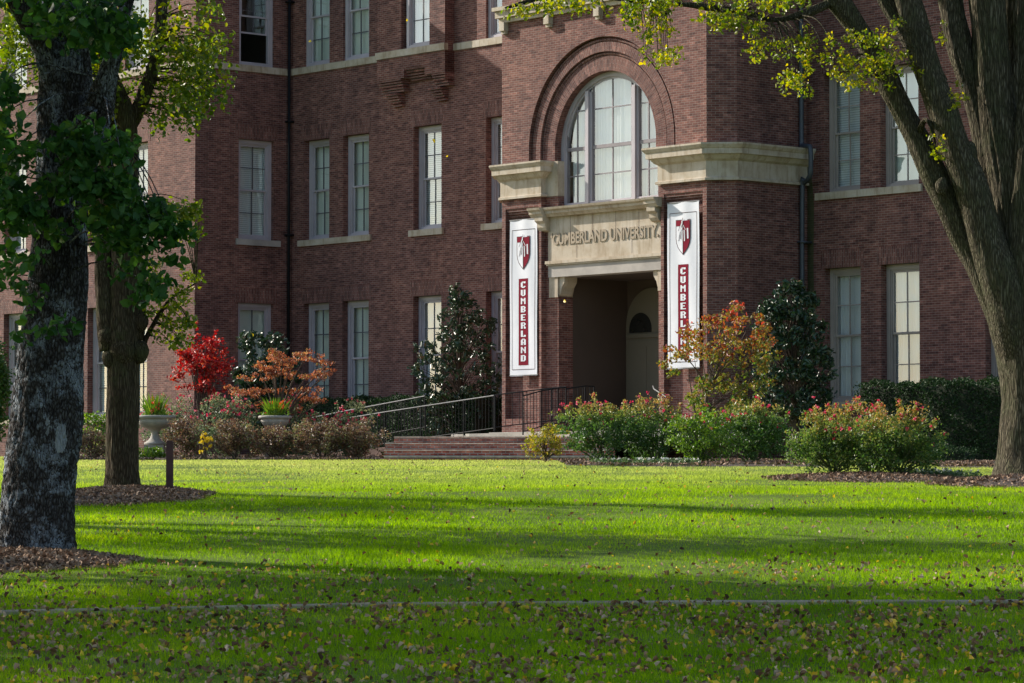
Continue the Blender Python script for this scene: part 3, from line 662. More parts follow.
# ---- vestibule behind the entrance
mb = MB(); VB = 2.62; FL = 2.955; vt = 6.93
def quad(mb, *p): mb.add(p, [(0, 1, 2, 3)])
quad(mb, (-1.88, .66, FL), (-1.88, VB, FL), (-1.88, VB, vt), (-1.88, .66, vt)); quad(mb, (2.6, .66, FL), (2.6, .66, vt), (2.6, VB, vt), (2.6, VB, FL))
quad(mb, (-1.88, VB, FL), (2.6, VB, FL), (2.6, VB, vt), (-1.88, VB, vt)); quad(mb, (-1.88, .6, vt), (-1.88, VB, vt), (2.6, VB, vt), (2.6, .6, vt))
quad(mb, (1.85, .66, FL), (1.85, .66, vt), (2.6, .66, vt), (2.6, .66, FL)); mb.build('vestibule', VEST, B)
mb = MB(); mb.box(-4.4, 4.2, -.02, VB, 2.6, FL - .0); mb.build('entrance_floor', CONC, B)
dc = -.9
mb = MB(); rr = .97
pts = [(dc - rr, FL)] + [(dc + rr * math.cos(t), 5.75 + rr * math.sin(t)) for t in np.linspace(math.pi, 0, 24)] + [(dc + rr, FL)]
mb.poly(front(VB), pts, -.06, -.003, back=False)
sur = mb.build('door_surround', CREAM, B)
mb = MB(); mb.box(dc - .82, dc + .62, VB - .09, VB - .061, FL + .01, 5.35); mb.box(dc - .9, dc + .75, VB - .13, VB - .061, 5.42, 5.52)
dr = mb.build('door', CREAM, B)
mb = MB()
for z0, z1 in ((FL + .15, 3.9), (4.05, 5.2)):
    for x0, x1 in ((-.72, -.16), (-.04, .52)): mb.box(dc + x0, dc + x1, VB - .10, VB - .091, z0, z1)
mb.build('door_panel', CREAM, dr)
mb = MB(); mb.box(dc + .55, dc + .56, VB - .12, VB - .091, FL + .1, 5.3); mb.build('door_edge', OUTL, dr)
mb = MB(); fc = dc - .42
pts = [(fc - .42, 5.56)] + [(fc + .42 * math.cos(t), 5.66 + .42 * math.sin(t)) for t in np.linspace(math.pi, 0, 20)] + [(fc + .42, 5.56)]
mb.poly(front(VB), pts, -.07, -.062, back=False); mb.build('fanlight', simple('dark_glass', (.02, .02, .018), .1, .1), B)
# ---- interior shell, roof
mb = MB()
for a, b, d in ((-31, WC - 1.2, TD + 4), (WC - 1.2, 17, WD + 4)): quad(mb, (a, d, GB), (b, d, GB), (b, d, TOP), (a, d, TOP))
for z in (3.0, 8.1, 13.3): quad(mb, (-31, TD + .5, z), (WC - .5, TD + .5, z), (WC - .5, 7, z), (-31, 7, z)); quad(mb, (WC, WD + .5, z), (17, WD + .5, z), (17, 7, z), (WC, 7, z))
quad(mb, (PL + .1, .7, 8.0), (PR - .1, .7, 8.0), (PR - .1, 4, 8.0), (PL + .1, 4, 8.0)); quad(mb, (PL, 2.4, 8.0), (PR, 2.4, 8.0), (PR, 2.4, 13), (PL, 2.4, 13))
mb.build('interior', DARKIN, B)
mb = MB(); mb.box(-31.4, WC + .4, TD - .4, 15, TOP, TOP + .3); mb.box(WC + .4, 17.2, WD - .4, 15, TOP, TOP + .3); mb.box(PL - CT - .4, PR + CT + .4, -.4, WD - .4, TOP, TOP + .3)
mb.box(-31, -30.9, TD + .1, 15, GB, TOP); mb.box(16.9, 17, WD + .1, 15, GB, TOP); mb.box(-31, 17, 14.9, 15, GB, TOP)
mb.build('roof', ROOF, B)
# ---- downpipes
mb = MB(); x = PR + CT + .09; y = WD - .28
mb.tube([(x, y, TOP), (x, y, 12), (x, y, 10.16), (x + .06, y - .04, 10.03), (x + .30, y - .10, 10.0), (x + .42, y - .12, 9.9), (x + .42, y - .12, 9.35), (x + .3, y - .08, 9.18), (x + .1, y, 9.1), (x + .02, y, 8.95), (x, y, 6), (x, y, 2.2)], [.062], 10, per=5)
for z in (15, 12.4, 7.6, 5.2): mb.box(x - .09, x + .09, y - .09, WD - .0, z, z + .05)
mb.build('downpipe', PIPE, B, smooth=True)
mb = MB(); x = WC + .13; y = WD - .13; mb.beam((x, y, TOP), (x, y, 2.2), .045, 10)
for z in (16, 12.4, 9, 5.2): mb.box(x - .09, x + .09, y - .09, WD, z, z + .05)
mb.build('downpipe', IRON, B, smooth=True)
mb = MB()  # algae streak on the brick beside the right downpipe
mb.poly(front(WD), [(4.27, 2.2), (4.27, 9.6), (4.34, 10.0), (4.42, 9.4), (4.50, 8.5), (4.47, 7.0), (4.53, 5.5), (4.46, 4.0), (4.5, 2.2)], -.004, -.003, back=False)
mb.build('algae_stain', brick_mat('algae_brick'), B)
am = bpy.data.materials['algae_brick']; pb = am.node_tree.nodes['Principled BSDF']; lk = pb.inputs['Base Color'].links[0].from_socket
am.node_tree.links.new(mixc(am.node_tree, .82, lk, (.04, .055, .018)), pb.inputs['Base Color'])

# ================================================================ BANNERS
GL = {'C': ["01111", "11011", "11000", "11000", "11000", "11011", "01110"], 'U': ["11011", "11011", "11011", "11011", "11011", "11011", "01110"], 'M': ["1100011", "1110111", "1111111", "1101011", "1100011", "1100011", "1100011"],
      'B': ["11110", "11011", "11011", "11110", "11011", "11011", "11110"], 'E': ["11111", "11000", "11000", "11110", "11000", "11000", "11111"], 'R': ["11110", "11011", "11011", "11110", "11010", "11011", "11011"],
      'L': ["11000", "11000", "11000", "11000", "11000", "11011", "11111"], 'A': ["01110", "11011", "11011", "11011", "11111", "11011", "11011"], 'N': ["1100011", "1110011", "1111011", "1101111", "1100111", "1100011", "1100011"], 'D': ["11110", "11011", "11011", "11011", "11011", "11011", "11110"]}
def banner(s0, s1, z0, z1, label):
    W_, H = s1 - s0, z1 - z0
    T = thing('banner', label, 'banner', b2w((s0 + s1) / 2, -.02, z0), 'banners beside the entrance', -TH)
    def rip(a, z): return .010 * math.sin(a * 9 + z * 1.1) * (.3 + .7 * (z / H)) + .004 * math.sin(z * 2.3 + a * 3)
    def sheet(name, x0, x1, y0, y1, off, mat, par, nx=14, ny=60):
        mb = MB(); vs = []
        for d in (0, .004):
            for j in range(ny + 1):
                for i in range(nx + 1): a = x0 + (x1 - x0) * i / nx; z = y0 + (y1 - y0) * j / ny; vs.append((a, rip(a, z) + off + d, z))
        k = nx + 1; m = k * (ny + 1)
        fs = [(j * k + i, j * k + i + 1, (j + 1) * k + i + 1, (j + 1) * k + i) for j in range(ny) for i in range(nx)]
        fs += [tuple(m + v for v in f[::-1]) for f in fs]; mb.add(vs, fs); return mb.build(name, mat, par, smooth=True)
    h = W_ / 2
    cloth = sheet('cloth', -h, h, 0, H, 0, WHITEF, T)
    mb = MB(); mb.beam((-h - .02, .01, H), (h + .02, .01, H), .018); mb.beam((-h - .02, .01, .02), (h + .02, .01, .02), .018); mb.build('banner_rod', GALV, T)
    i_ = .085; lw = .014
    def line(mb, p, q_, w, off=-.006):
        p, q_ = Vector(p), Vector(q_); n = max(1, int((q_ - p).length / .08)); d = (q_ - p).normalized(); pe = Vector((-d.y, d.x)) * w / 2
        for k in range(n):
            a, b = p.lerp(q_, k / n), p.lerp(q_, (k + 1) / n); P = [a - pe, b - pe, b + pe, a + pe]
            mb.add([(c.x, rip(c.x, c.y) + off, c.y) for c in P], [(0, 1, 2, 3)])
    mb = MB(); zt = H - .26; zb = .17
    for p, q_ in (((-h + i_, zb), (-h + i_, zt)), ((h - i_, zb), (h - i_, zt)), ((-h + i_, zt), (h - i_, zt)), ((-h + i_, zb), (h - i_, zb))): line(mb, p, q_, lw)
    mb.build('border_line', OUTL, cloth)
    # word strip
    st = sheet('word_strip', -.185, .185, .28, H - 1.54, -.005, MAROON, cloth, 4, 40)
    mb = MB(); word = 'CUMBERLAND'; zt2 = H - 1.62; pit = (zt2 - .33) / 10; lh = pit * .76; lw_ = .19
    for k, ch in enumerate(word):
        top = zt2 - k * pit
        for r_, row in enumerate(GL[ch]):
            j = 0
            while j < len(row):
                if row[j] == '1':
                    e = j
                    while e < len(row) and row[e] == '1': e += 1
                    x0 = -lw_ / 2 + lw_ * j / len(row); x1 = -lw_ / 2 + lw_ * e / len(row); y1 = top - lh * r_ / 7; y0 = top - lh * (r_ + 1) / 7 - .0005
                    P = [(x0, y0), (x1, y0), (x1, y1), (x0, y1)]; mb.add([(a, rip(a, z) - .010, z) for a, z in P], [(0, 1, 2, 3)]); j = e
                else: j += 1
    mb.build('word_letters', WHITEF, cloth)
    # shield emblem
    cz = H - .85; sw, sh = .265, .42
    def shape(t):   # half outline, t from top to tip
        return [(sw, sh), (sw, -.05), (sw * .93, -.16), (sw * .72, -.28), (sw * .4, -.37), (0, -.46)]
    hp = shape(0); full = hp + [(-a, z) for a, z in hp[::-1][1:]]
    def flat(pts, off, name, mat):
        tr = tessellate_polygon([[Vector((a, z, 0)) for a, z in pts]]); mb = MB(); fs = []
        for t in tr:
            a, b_, c_ = [pts[k] for k in t]; ar = (b_[0] - a[0]) * (c_[1] - a[1]) - (c_[0] - a[0]) * (b_[1] - a[1]); fs.append(t if ar > 0 else t[::-1])
        mb.add([(a, rip(a, cz) + off, cz + z) for a, z in pts], fs); mb.build(name, mat, cloth)
    flat([(a * 1.0, z) for a, z in full], -.008, 'shield_edge', OUTL); flat([(a * .91, z * .94) for a, z in full], -.0105, 'shield_field', WHITEF)
    flat([(0, sh * .93)] + [(a * .91, z * .94) for a, z in hp] , -.013, 'shield_half', MAROON); flat([(-sw * .93, sh * .96), (-sw * .93, sh * .62), (0, sh * .62), (0, sh * .96)], -.0135, 'shield_chief', MAROON)
    mb = MB()     # white tower figure: slanting strokes with a pointed top
    for p, q_, w_ in (((0, .40), (-.17, .10), .05), ((0, .30), (.10, .16), .014), ((-.13, .14), (-.19, -.1), .045), ((.05, .16), (.06, -.12), .03), ((.17, .2), (.18, -.06), .05), ((-.04, .22), (-.10, .12), .03)):
        line(mb, (p[0], cz + p[1]), (q_[0], cz + q_[1]), w_, -.016)
    mb.build('emblem_figure', WHITEF, cloth)
    mb = MB()
    for p, q_, w_ in (((-.04, .36), (-.17, .14), .012), ((-.07, .12), (-.09, -.06), .022), ((-.13, .05), (-.14, -.1), .012), ((0, .46), (0, -.44), .018), ((.10, .14), (.11, -.1), .016)):
        line(mb, (p[0], cz + p[1]), (q_[0], cz + q_[1]), w_, -.018)
    mb.build('emblem_lines', OUTL, cloth)
banner(-3.56, -2.5, 4.41, 8.49, 'white vertical banner between the dark evergreen and the doorway, nothing growing in front')
banner(2.36, 3.47, 4.44, 8.56, 'white vertical banner partly hidden by the orange leaved small tree')

# ================================================================ STEPS, LANDING, RAILINGS
def steps():
    T = thing('entrance_steps', 'low brick steps rising from the lawn to the entrance landing', 'steps', (PX(470, 78), 77.3, 2.1))
    x0, x1 = PX(384, 77.3) - T.location.x, PX(590, 77.3) - T.location.x + .6
    zz = [2.25 + .012, 2.42, 2.585, 2.745]; y = 0
    mats = brick_mat('step_brick')
    for b_ in [x for x in mats.node_tree.nodes if x.type == 'TEX_BRICK']:
        b_.inputs['Color1'].default_value = (.32, .065, .04, 1); b_.inputs['Color2'].default_value = (.52, .19, .12, 1); b_.inputs['Mortar'].default_value = (.36, .31, .26, 1); b_.inputs['Mortar Size'].default_value = .012
    for k, z in enumerate(zz):
        mb = MB(); y0 = .36 * k; mb.box(x0 + (.0 if k < 3 else .2), x1, y0, y0 + (.38 if k < 3 else 4.2), -.3, z - 2.1 - .03); o = mb.build('step', mats, T)
        mb = MB(); mb.box(x0 + (.0 if k < 3 else .2), x1, y0 - .02, y0 + (.37 if k < 3 else 4.2), z - 2.1 - .0299, z - 2.1); mb.build('tread', simple('worn_tread', (.62, .48, .38), .9, .35, 9, bmp=.3), o)
    mb = MB(); W = lambda s, d: (b2w(s, d, 0) - T.location)
    P = [W(-4.4, -.02), W(4.2, -.02), W(4.2, -1.4), W(-3.6, -1.4), W(-4.9, -.9)]
    n = len(P); vs = [(p.x, p.y, .5) for p in P] + [(p.x, p.y, .80) for p in P]
    mb.add(vs, [tuple(range(n, 2 * n))[::-1]] + [(i, (i + 1) % n, n + (i + 1) % n, n + i)[::-1] for i in range(n)]); mb.build('landing', CONC, T)
    mb = MB(); p = [W(-4.4, 3.0), W(-4.4, -1.6), W(-13.5, -1.6), W(-13.5, 3.0)]; zt = [.62, .62, .1, .1]
    mb.add([(a.x, a.y, z) for a, z in zip(p, zt)] + [(a.x, a.y, -.5) for a in p], [(0, 1, 2, 3)[::-1], (0, 1, 5, 4), (1, 2, 6, 5), (2, 3, 7, 6), (3, 0, 4, 7)]); mb.build('ramp', simple('dark_brick_paving', (.13, .075, .06), .9, .3, 6), T)
steps()
def railing(name, label, pts, zb, rail_mat, sp=.125, posts=None, mid=True, rr=.017, group='black railings at the entrance'):
    """pts: top rail points (world); zb: height of the rail above the foot"""
    base = Vector((pts[0][0], pts[0][1], pts[0][2] - zb)); T = thing(name, label, 'railing', base, group)
    P = [Vector(p) - base for p in pts]; mb = MB()
    for a, b in zip(P[:-1], P[1:]): mb.beam(a, b, rr, 8)
    mb.build('handrail', rail_mat, T)
    lo = MB(); pk = MB()
    dz = Vector((0, 0, -(zb - .08)))
    if mid:
        for a, b in zip(P[:-1], P[1:]):
            lo.beam(a + dz, b + dz, .014, 6); n = max(1, int((b - a).length / sp))
            for k in range(n): c = a.lerp(b, (k + .5) / n); pk.beam(c, c + dz, .007, 5, cap=False)
        lo.build('bottom_rail', IRON, T); pk.build('pickets', IRON, T)
    for i in (posts if posts is not None else range(len(P))):
        m = MB(); m.beam(P[i], P[i] - Vector((0, 0, zb)), .020, 8); m.build('post', IRON, T)
def FP(px, py, d): s, z = onp(px, py, d); return b2w(s, d, z)
railing('ramp_railing', 'longer ramp railing with pale handrail, ending at the landing post', [FP(494, 395.5, -1.3), FP(464, 400, -1.3), FP(421, 406.5, -1.3), FP(385, 412, -1.3), FP(345, 418.5, -1.3), FP(300, 426, -1.3)], .92, GALV)
railing('ramp_railing', 'shorter ramp railing behind the other one, beside the dark evergreen tree', [FP(425, 396, .2), FP(385, 403.5, .2), FP(345, 411, .2), FP(310, 418, .2)], .92, GALV)
railing('landing_railing', 'black picket railing along the landing below the left banner', [at(495, 395, 82.5), at(523, 391.5, 82.2), at(552, 388, 82), at(566, 387, 81.8)], .90, IRON, .16)
railing('stair_railing', 'black stair railing in front of the doorway pier', [at(523, 396, 79.2), at(541, 391, 80), at(558, 388, 80.8), at(566, 387.5, 81)], .95, IRON, .14)
railing('door_railing', 'short black railing at the dark doorway', [at(566, 389, 81.2), at(585, 386, 82), at(594, 386.5, 82.3)], .90, IRON, .2)
railing('wall_handrail', 'short pale handrail sloping down beside the right doorway pier', [at(653, 386, 81.3), at(654, 389, 80.9), at(666, 397, 80), at(668, 402, 79.9)], .95, GALV, mid=False, posts=[3])

# ================================================================ TREES
def bark_fn(amp, fx, fz, lump=.0):
    def fn(qv, dr, r, t):
        a = noise.noise(Vector((dr.x * fx, dr.y * fx, qv.z * fz)) ); b = noise.noise(Vector((dr.x * fx * 2.3 + 5, dr.y * fx * 2.3, qv.z * fz * 2)))
        return amp * (-abs(a) * 1.3 + .4 + .35 * b) + lump * noise.noise(Vector((qv.x * 1.6, qv.y * 1.6, qv.z * 1.1)))
    return fn
BK1 = bark_mat('grey_lichen_bark', [(.010, .008, .008), (.045, .038, .035), (.10, .095, .095), (.16, .16, .165)], [.14, .42, .66, .92], 24, 9, ((.30, .33, .37), 3.2, [.50, .58]), .05, 1.)
def scar(mat, p, rx, rz):
    n = mat.node_tree; pb = n.nodes['Principled BSDF']; L = n.links.new; tc = N(n, 'ShaderNodeTexCoord'); mp = N(n, 'ShaderNodeMapping'); L(tc.outputs['Object'], mp.inputs[0])
    mp.inputs['Location'].default_value = (-p[0] / rx, -p[1] / rx, -p[2] / rz); mp.inputs['Scale'].default_value = (1 / rx, 1 / rx, 1 / rz)
    ln = N(n, 'ShaderNodeVectorMath', operation='LENGTH'); L(mp.outputs[0], ln.inputs[0]); nz = noise_n(n, 14, 5, tc.outputs['Object'], .7)
    f = mathn(n, 'LESS_THAN', mathn(n, 'ADD', ln.outputs['Value'], mathn(n, 'MULTIPLY', nz.outputs[0], 1.4)), 1.7)
    lk = pb.inputs['Base Color'].links[0].from_socket; L(mixc(n, mathn(n, 'MULTIPLY', f, .85), lk, (.42, .44, .46)), pb.inputs['Base Color'])
_b = Vector((at(33, 575, 31).x, 31, .85)); scar(BK1, at(62, 438, 30.72) - _b, .06, .16); scar(BK1, at(24, 470, 30.75) - _b, .05, .22); scar(BK1, at(48, 425, 30.72) - _b, .05, .1)
BK2 = bark_mat('brown_furrowed_bark', [(.012, .009, .006), (.05, .036, .022), (.10, .075, .048), (.16, .13, .09)], [.15, .42, .7, .95], 26, 3.2, ((.07, .08, .03), 3, [.5, .65]), .03, .6)
BK3 = bark_mat('olive_grey_bark', [(.012, .010, .007), (.06, .05, .032), (.13, .11, .075), (.23, .20, .15)], [.15, .42, .7, .95], 20, 2.2, ((.06, .07, .03), 2.2, [.45, .62]), .035, .6)
LEAF_DK = leaf_mat('dark_green_leaf', [(.014, .045, .012), (.028, .085, .016), (.05, .13, .022), (.12, .20, .02)], .35, .55, .3, 1.5, spec=.3)
LEAF_YG = leaf_mat('yellow_green_leaf', [(.05, .10, .012), (.13, .19, .016), (.30, .31, .02), (.48, .38, .02), (.22, .12, .03)], .5, .4, .35, 1.0, pos=[0, .35, .65, .88, 1])
LEAF_MID = leaf_mat('olive_leaf', [(.03, .06, .010), (.08, .13, .012), (.17, .21, .015), (.34, .30, .02)], .5, .4, .4, .9)
def twigs(mb, src, targets, r=.012):
    for t in targets:
        s = min(src, key=lambda q_: (Vector(q_) - Vector(t)).length); s, t = Vector(s), Vector(t); m_ = s.lerp(t, .55) + Vector((0, 0, .12 * (t - s).length)); mb.tube([s, m_, t], [r * 1.6, r, r * .4], 5, per=3)
def canopy(Pc, r, n, rad, per, size, mat, name, par, cut=-.6, inner=.3):
    cs = ellipsoid_pts(n, Pc, r, inner, cut); me = leaf_mesh(name, clumps(cs, rad, per), size, mat, .62, .4); link(name, me, par); return cs
def bigtree(name, label, base, trunk, limbs, barkm, crown, leafm, clump_spec, nseg=28, fn=None, group=None, extra=None, shape=.62):
    """trunk/limbs: lists of (points, radii) in world coordinates"""
    T = thing(name, label, 'tree', base, group); bo = Vector(base); mb = MB()
    P, Rr = trunk; mb.tube([Vector(p) - bo for p in P], Rr, nseg, fn=fn, per=14 if nseg > 60 else 8)
    if extra: extra(mb, bo)
    t = mb.build('trunk', barkm, T, smooth=True)
    for pts, rd in limbs:
        m = MB(); m.tube([Vector(p) - bo for p in pts], rd, max(10, nseg // 2), fn=fn, per=8); m.build('branch', barkm, T, smooth=True)
    src = [Vector(p) - bo for pts, _ in limbs + [trunk] for p in catmull([Vector(q_) for q_ in pts], 4)]
    tw = MB(); pos = []
    for (cs, rad, per, sz) in clump_spec:
        cs = [Vector(c) - bo for c in cs]; pos.append((clumps([tuple(c) for c in cs], rad, per), sz)); twigs(tw, src, cs[::2], .007)
    C_ = Vector(crown[0]) - bo; cs = ellipsoid_pts(crown[2], C_, crown[1], .3, -.75); 
    pos.append((clumps(cs, crown[3], crown[4]), crown[5])); twigs(tw, src, [Vector(c) for c in cs[::6]], .02)
    tw.build('twigs', barkm, T)
    V = []; F = []; o_ = 0
    for c, sz in pos:
        me = leaf_mesh('tmp', c, sz, leafm, shape, .5); n = len(me.vertices); v = np.empty(n * 3, np.float32); me.vertices.foreach_get('co', v); V.append(v.reshape(-1, 3)); f = np.empty(len(me.loops), np.int32); me.loops.foreach_get('vertex_index', f); F.append(f.reshape(-1, 4) + o_); o_ += n; bpy.data.meshes.remove(me)
    link('crown', fastmesh('crown', np.concatenate(V), np.concatenate(F), leafm), T); return T
def blob(mb, c, r, n=10, sq=(1, 1, 1)):
    prof = [(math.sin(t) * r, -math.cos(t) * r) for t in np.linspace(.05, math.pi - .05, n)]
    o = len(mb.v); mb.lathe(prof, 14, (0, 0, 0))
    for k in range(o, len(mb.v)): v = mb.v[k]; f = 1 + .18 * noise.noise(Vector(v) * 6 / max(r, .05) * .3); mb.v[k] = (c[0] + v[0] * sq[0] * f, c[1] + v[1] * sq[1] * f, c[2] + v[2] * sq[2] * f)
def rnd_in(boxes, Z0, Z1, n):                                 # clump centres in regions (px0, py0, px1, py1)
    out = []; ar = [(b[2] - b[0]) * (b[3] - b[1]) for b in boxes]
    for _ in range(n):
        b = random.choices(boxes, ar)[0]; out.append(at(random.uniform(b[0], b[2]), random.uniform(b[1], b[3]), random.uniform(Z0, Z1)))
    return out
# --- the big grey trunk
Z = 31.0
trk = ([at(33, 575, Z), at(34, 556, Z), at(36, 530, Z), at(42, 470, Z), at(48, 400, Z), at(54, 320, Z), at(61, 230, Z), at(64, 150, Z), at(66, 80, Z), at(66, 20, Z), at(68, -120, Z), at(60, -300, Z + .4)], [.43, .385, .355, .33, .31, .28, .255, .245, .24, .21, .17, .08])
limbs = [([at(66, 120, Z), at(45, 45, Z - .2), at(20, -5, Z - .4), at(-30, -120, Z - .8), at(-120, -280, Z - 1)], [.14, .12, .11, .08, .03]),
         ([at(70, 160, Z), at(96, 118, Z - .3), at(112, 60, Z - .6), at(150, -60, Z - 1), at(260, -220, Z - 1.5)], [.2, .11, .09, .07, .03]),
         ([at(64, 60, Z), at(72, -20, Z + .5), at(100, -160, Z + 1.4), at(160, -330, Z + 2)], [.2, .17, .12, .04])]
hang = [(rnd_in([(-10, 85, 34, 210), (-5, 200, 34, 300), (15, 285, 62, 335), (20, 170, 60, 240)], 29.4, 30.4, 46), .2, 26, .095),
        (rnd_in([(35, -10, 125, 42), (-10, -10, 18, 10), (60, 30, 105, 55)], 29.0, 31.5, 46), .25, 30, .095),
        (rnd_in([(62, 128, 128, 190), (80, 180, 165, 225), (105, 215, 178, 255), (120, 250, 162, 290), (142, 285, 156, 305)], 29.6, 30.4, 70), .19, 30, .092)]
bigtree('shade_tree', 'thick grey lichen covered trunk with dark drooping leaves, nearest tree on the lawn', (trk[0][0].x, Z, .85), trk, limbs, BK1, (at(60, -420, Z + 1), (4.6, 5.2, 3.4), 330, .75, 45, .14), LEAF_DK, hang, 120, bark_fn(.045, 9, 7, .05),
        extra=lambda mb, bo: (blob(mb, at(90, 118, Z - .2) - bo, .16, sq=(1, .9, 1.2)), blob(mb, at(92, 180, Z - .05) - bo, .10, sq=(.6, .6, 2))))
# --- the slender brown tree
Z = 44.0
trk = ([at(121, 505, Z), at(121, 492, Z), at(122, 470, Z), at(123, 420, Z), at(124, 360, Z), at(124, 335, Z), at(125, 250, Z), at(126, 160, Z), at(127, 120, Z)], [.34, .265, .225, .212, .21, .235, .18, .15, .125])
limbs = [([at(112, 350, Z), at(106, 300, Z), at(104, 220, Z + .2), at(107, 150, Z + .3), at(100, 60, Z + .5), at(70, -80, Z + .8), at(40, -220, Z + 1)], [.15, .135, .125, .12, .10, .08, .03]),
         ([at(118, 330, Z + .1), at(117, 240, Z + .15), at(114, 150, Z + .2), at(112, 90, Z), at(110, 20, Z), at(120, -140, Z - .5)], [.14, .12, .11, .1, .08, .03]),
         ([at(134, 340, Z), at(135, 290, Z), at(128, 200, Z - .1), at(127, 125, Z - .1), at(112, 78, Z - .2), at(98, 40, Z - .3), at(80, -60, Z - .5)], [.13, .12, .12, .13, .09, .07, .03]),
         ([at(127, 128, Z), at(140, 105, Z), at(152, 70, Z), at(160, 30, Z), at(165, -40, Z + .2), at(190, -200, Z)], [.12, .095, .085, .075, .06, .02]),
         ([at(142, 352, Z), at(150, 330, Z), at(170, 300, Z), at(196, 283, Z)], [.03, .018, .012, .005])]
hang = [(rnd_in([(-10, -5, 45, 60), (-5, 60, 40, 112), (60, 60, 95, 130)], 43.6, 45, 90), .24, 20, .07), (rnd_in([(85, 0, 215, 60), (100, 40, 225, 105), (130, 90, 200, 125), (60, 60, 110, 125), (170, 40, 222, 110)], 43, 45, 190), .24, 22, .07),
        (rnd_in([(150, 105, 190, 135), (182, 208, 200, 236), (88, 205, 112, 242), (160, 200, 192, 215)], 43.5, 44.5, 34), .14, 12, .06), (rnd_in([(172, 206, 201, 238)], 43.4, 44, 24), .12, 14, .065),
        (rnd_in([(146, 262, 165, 320), (155, 290, 190, 345), (176, 272, 202, 288)], 43.6, 44.2, 60), .12, 17, .055)]
bigtree('shade_tree', 'slender brown trunk with burls splitting into several upright stems, yellow green leaves', (trk[0][0].x, Z, 1.45), trk, limbs, BK2, (at(150, -300, Z + 1), (4.2, 4.6, 2.9), 260, .75, 34, .14), LEAF_MID, hang, 72, bark_fn(.024, 8, 1.4, .03),
        extra=lambda mb, bo: [blob(mb, at(a, b, Z - .08) - bo, r_, sq=(1, 1, 1.2)) for a, b, r_ in ((108, 336, .13), (111, 358, .12), (140, 352, .13), (141, 322, .11), (134, 300, .12), (124, 350, .2))])
# --- the many stemmed tree
Z = 50.0
trk = ([at(1036, 500, Z), at(1036, 484, Z), at(1035, 455, Z), at(1034, 400, Z), at(1030, 340, Z), at(1022, 290, Z), at(1018, 240, Z), at(1010, 180, Z), at(996, 100, Z), at(986, 0, Z), at(975, -150, Z)], [.85, .72, .58, .50, .52, .50, .38, .33, .29, .27, .2])
limbs = [([at(1030, 400, Z), at(1014, 340, Z - .1), at(992, 290, Z - .1), at(966, 240, Z), at(940, 185, Z), at(912, 130, Z + .1), at(878, 62, Z + .2), at(838, 0, Z + .3), at(790, -70, Z + .4), at(700, -170, Z + .2)], [.3, .28, .25, .21, .185, .18, .175, .17, .14, .06]),
         ([at(1030, 380, Z), at(1010, 310, Z - .3), at(990, 250, Z - .3), at(972, 190, Z - .3), at(950, 130, Z - .3), at(928, 70, Z - .2), at(908, 0, Z), at(880, -90, Z), at(840, -220, Z)], [.34, .32, .29, .255, .235, .205, .185, .16, .06]),
         ([at(938, 85, Z), at(914, 45, Z + .1), at(886, 0, Z + .3), at(850, -70, Z + .6), at(760, -200, Z + 1)], [.15, .15, .13, .11, .04]),
         ([at(1020, 290, Z + .2), at(1000, 200, Z + .2), at(982, 110, Z + .2), at(962, 50, Z + .2), at(951, 0, Z + .3), at(930, -120, Z + .6), at(900, -300, Z + 1)], [.35, .26, .22, .205, .195, .15, .05]),
         ([at(1030, 320, Z - .2), at(1024, 230, Z - .3), at(1028, 150, Z - .3), at(1034, 70, Z - .2), at(1036, 0, Z), at(1050, -150, Z)], [.4, .24, .19, .22, .24, .15]),
         ([at(1014, 200, Z + .5), at(1012, 110, Z + .6), at(1012, 0, Z + .7), at(1010, -100, Z + .8)], [.25, .14, .13, .1]),
         ([at(838, 0, Z + .3), at(800, 15, Z + .1), at(770, 20, Z), at(745, 12, Z - .2), at(690, 5, Z - .5), at(640, 2, Z - .6), at(560, -4, Z - .8), at(505, 8, Z - 1)], [.04, .03, .025, .022, .018, .014, .01, .005]),
         ([at(918, 135, Z), at(925, 120, Z - .3), at(932, 130, Z - .4), at(940, 165, Z - .5)], [.03, .02, .014, .006])]
hang = [(rnd_in([(508, 2, 560, 22), (540, -8, 700, 12)], 48.4, 49.6, 48), .16, 14, .065),
        (rnd_in([(622, -5, 676, 30), (642, 28, 678, 60)], 48.6, 49.6, 50), .14, 15, .065),
        (rnd_in([(700, -8, 770, 22), (712, 15, 762, 32), (770, -8, 812, 10)], 48.8, 49.8, 60), .16, 14, .068),
        (rnd_in([(748, 38, 812, 60), (778, 58, 812, 98), (806, 22, 820, 50)], 49, 50, 60), .13, 12, .058),
        (rnd_in([(822, 30, 880, 72), (832, 60, 868, 92), (868, 62, 900, 90), (880, 18, 905, 60)], 49, 50, 90), .13, 13, .058),
        (rnd_in([(948, 84, 966, 108), (930, 130, 945, 160), (905, 62, 925, 75), (938, 20, 950, 48), (655, 55, 672, 66)], 49, 50, 34), .10, 10, .056)]
bigtree('shade_tree', 'large olive grey tree forking into many leaning stems before the brick wall', (trk[0][0].x, Z, 1.5), trk, limbs, BK3, (at(880, -330, Z), (7.0, 6.0, 3.4), 420, .85, 36, .15), LEAF_YG, hang, 90, bark_fn(.035, 7, .8, .05),
        extra=lambda mb, bo: [blob(mb, at(a, b, Z - .3) - bo, r_, sq=(1, 1, 1.3)) for a, b, r_ in ((967, 155, .17), (942, 186, .1))])
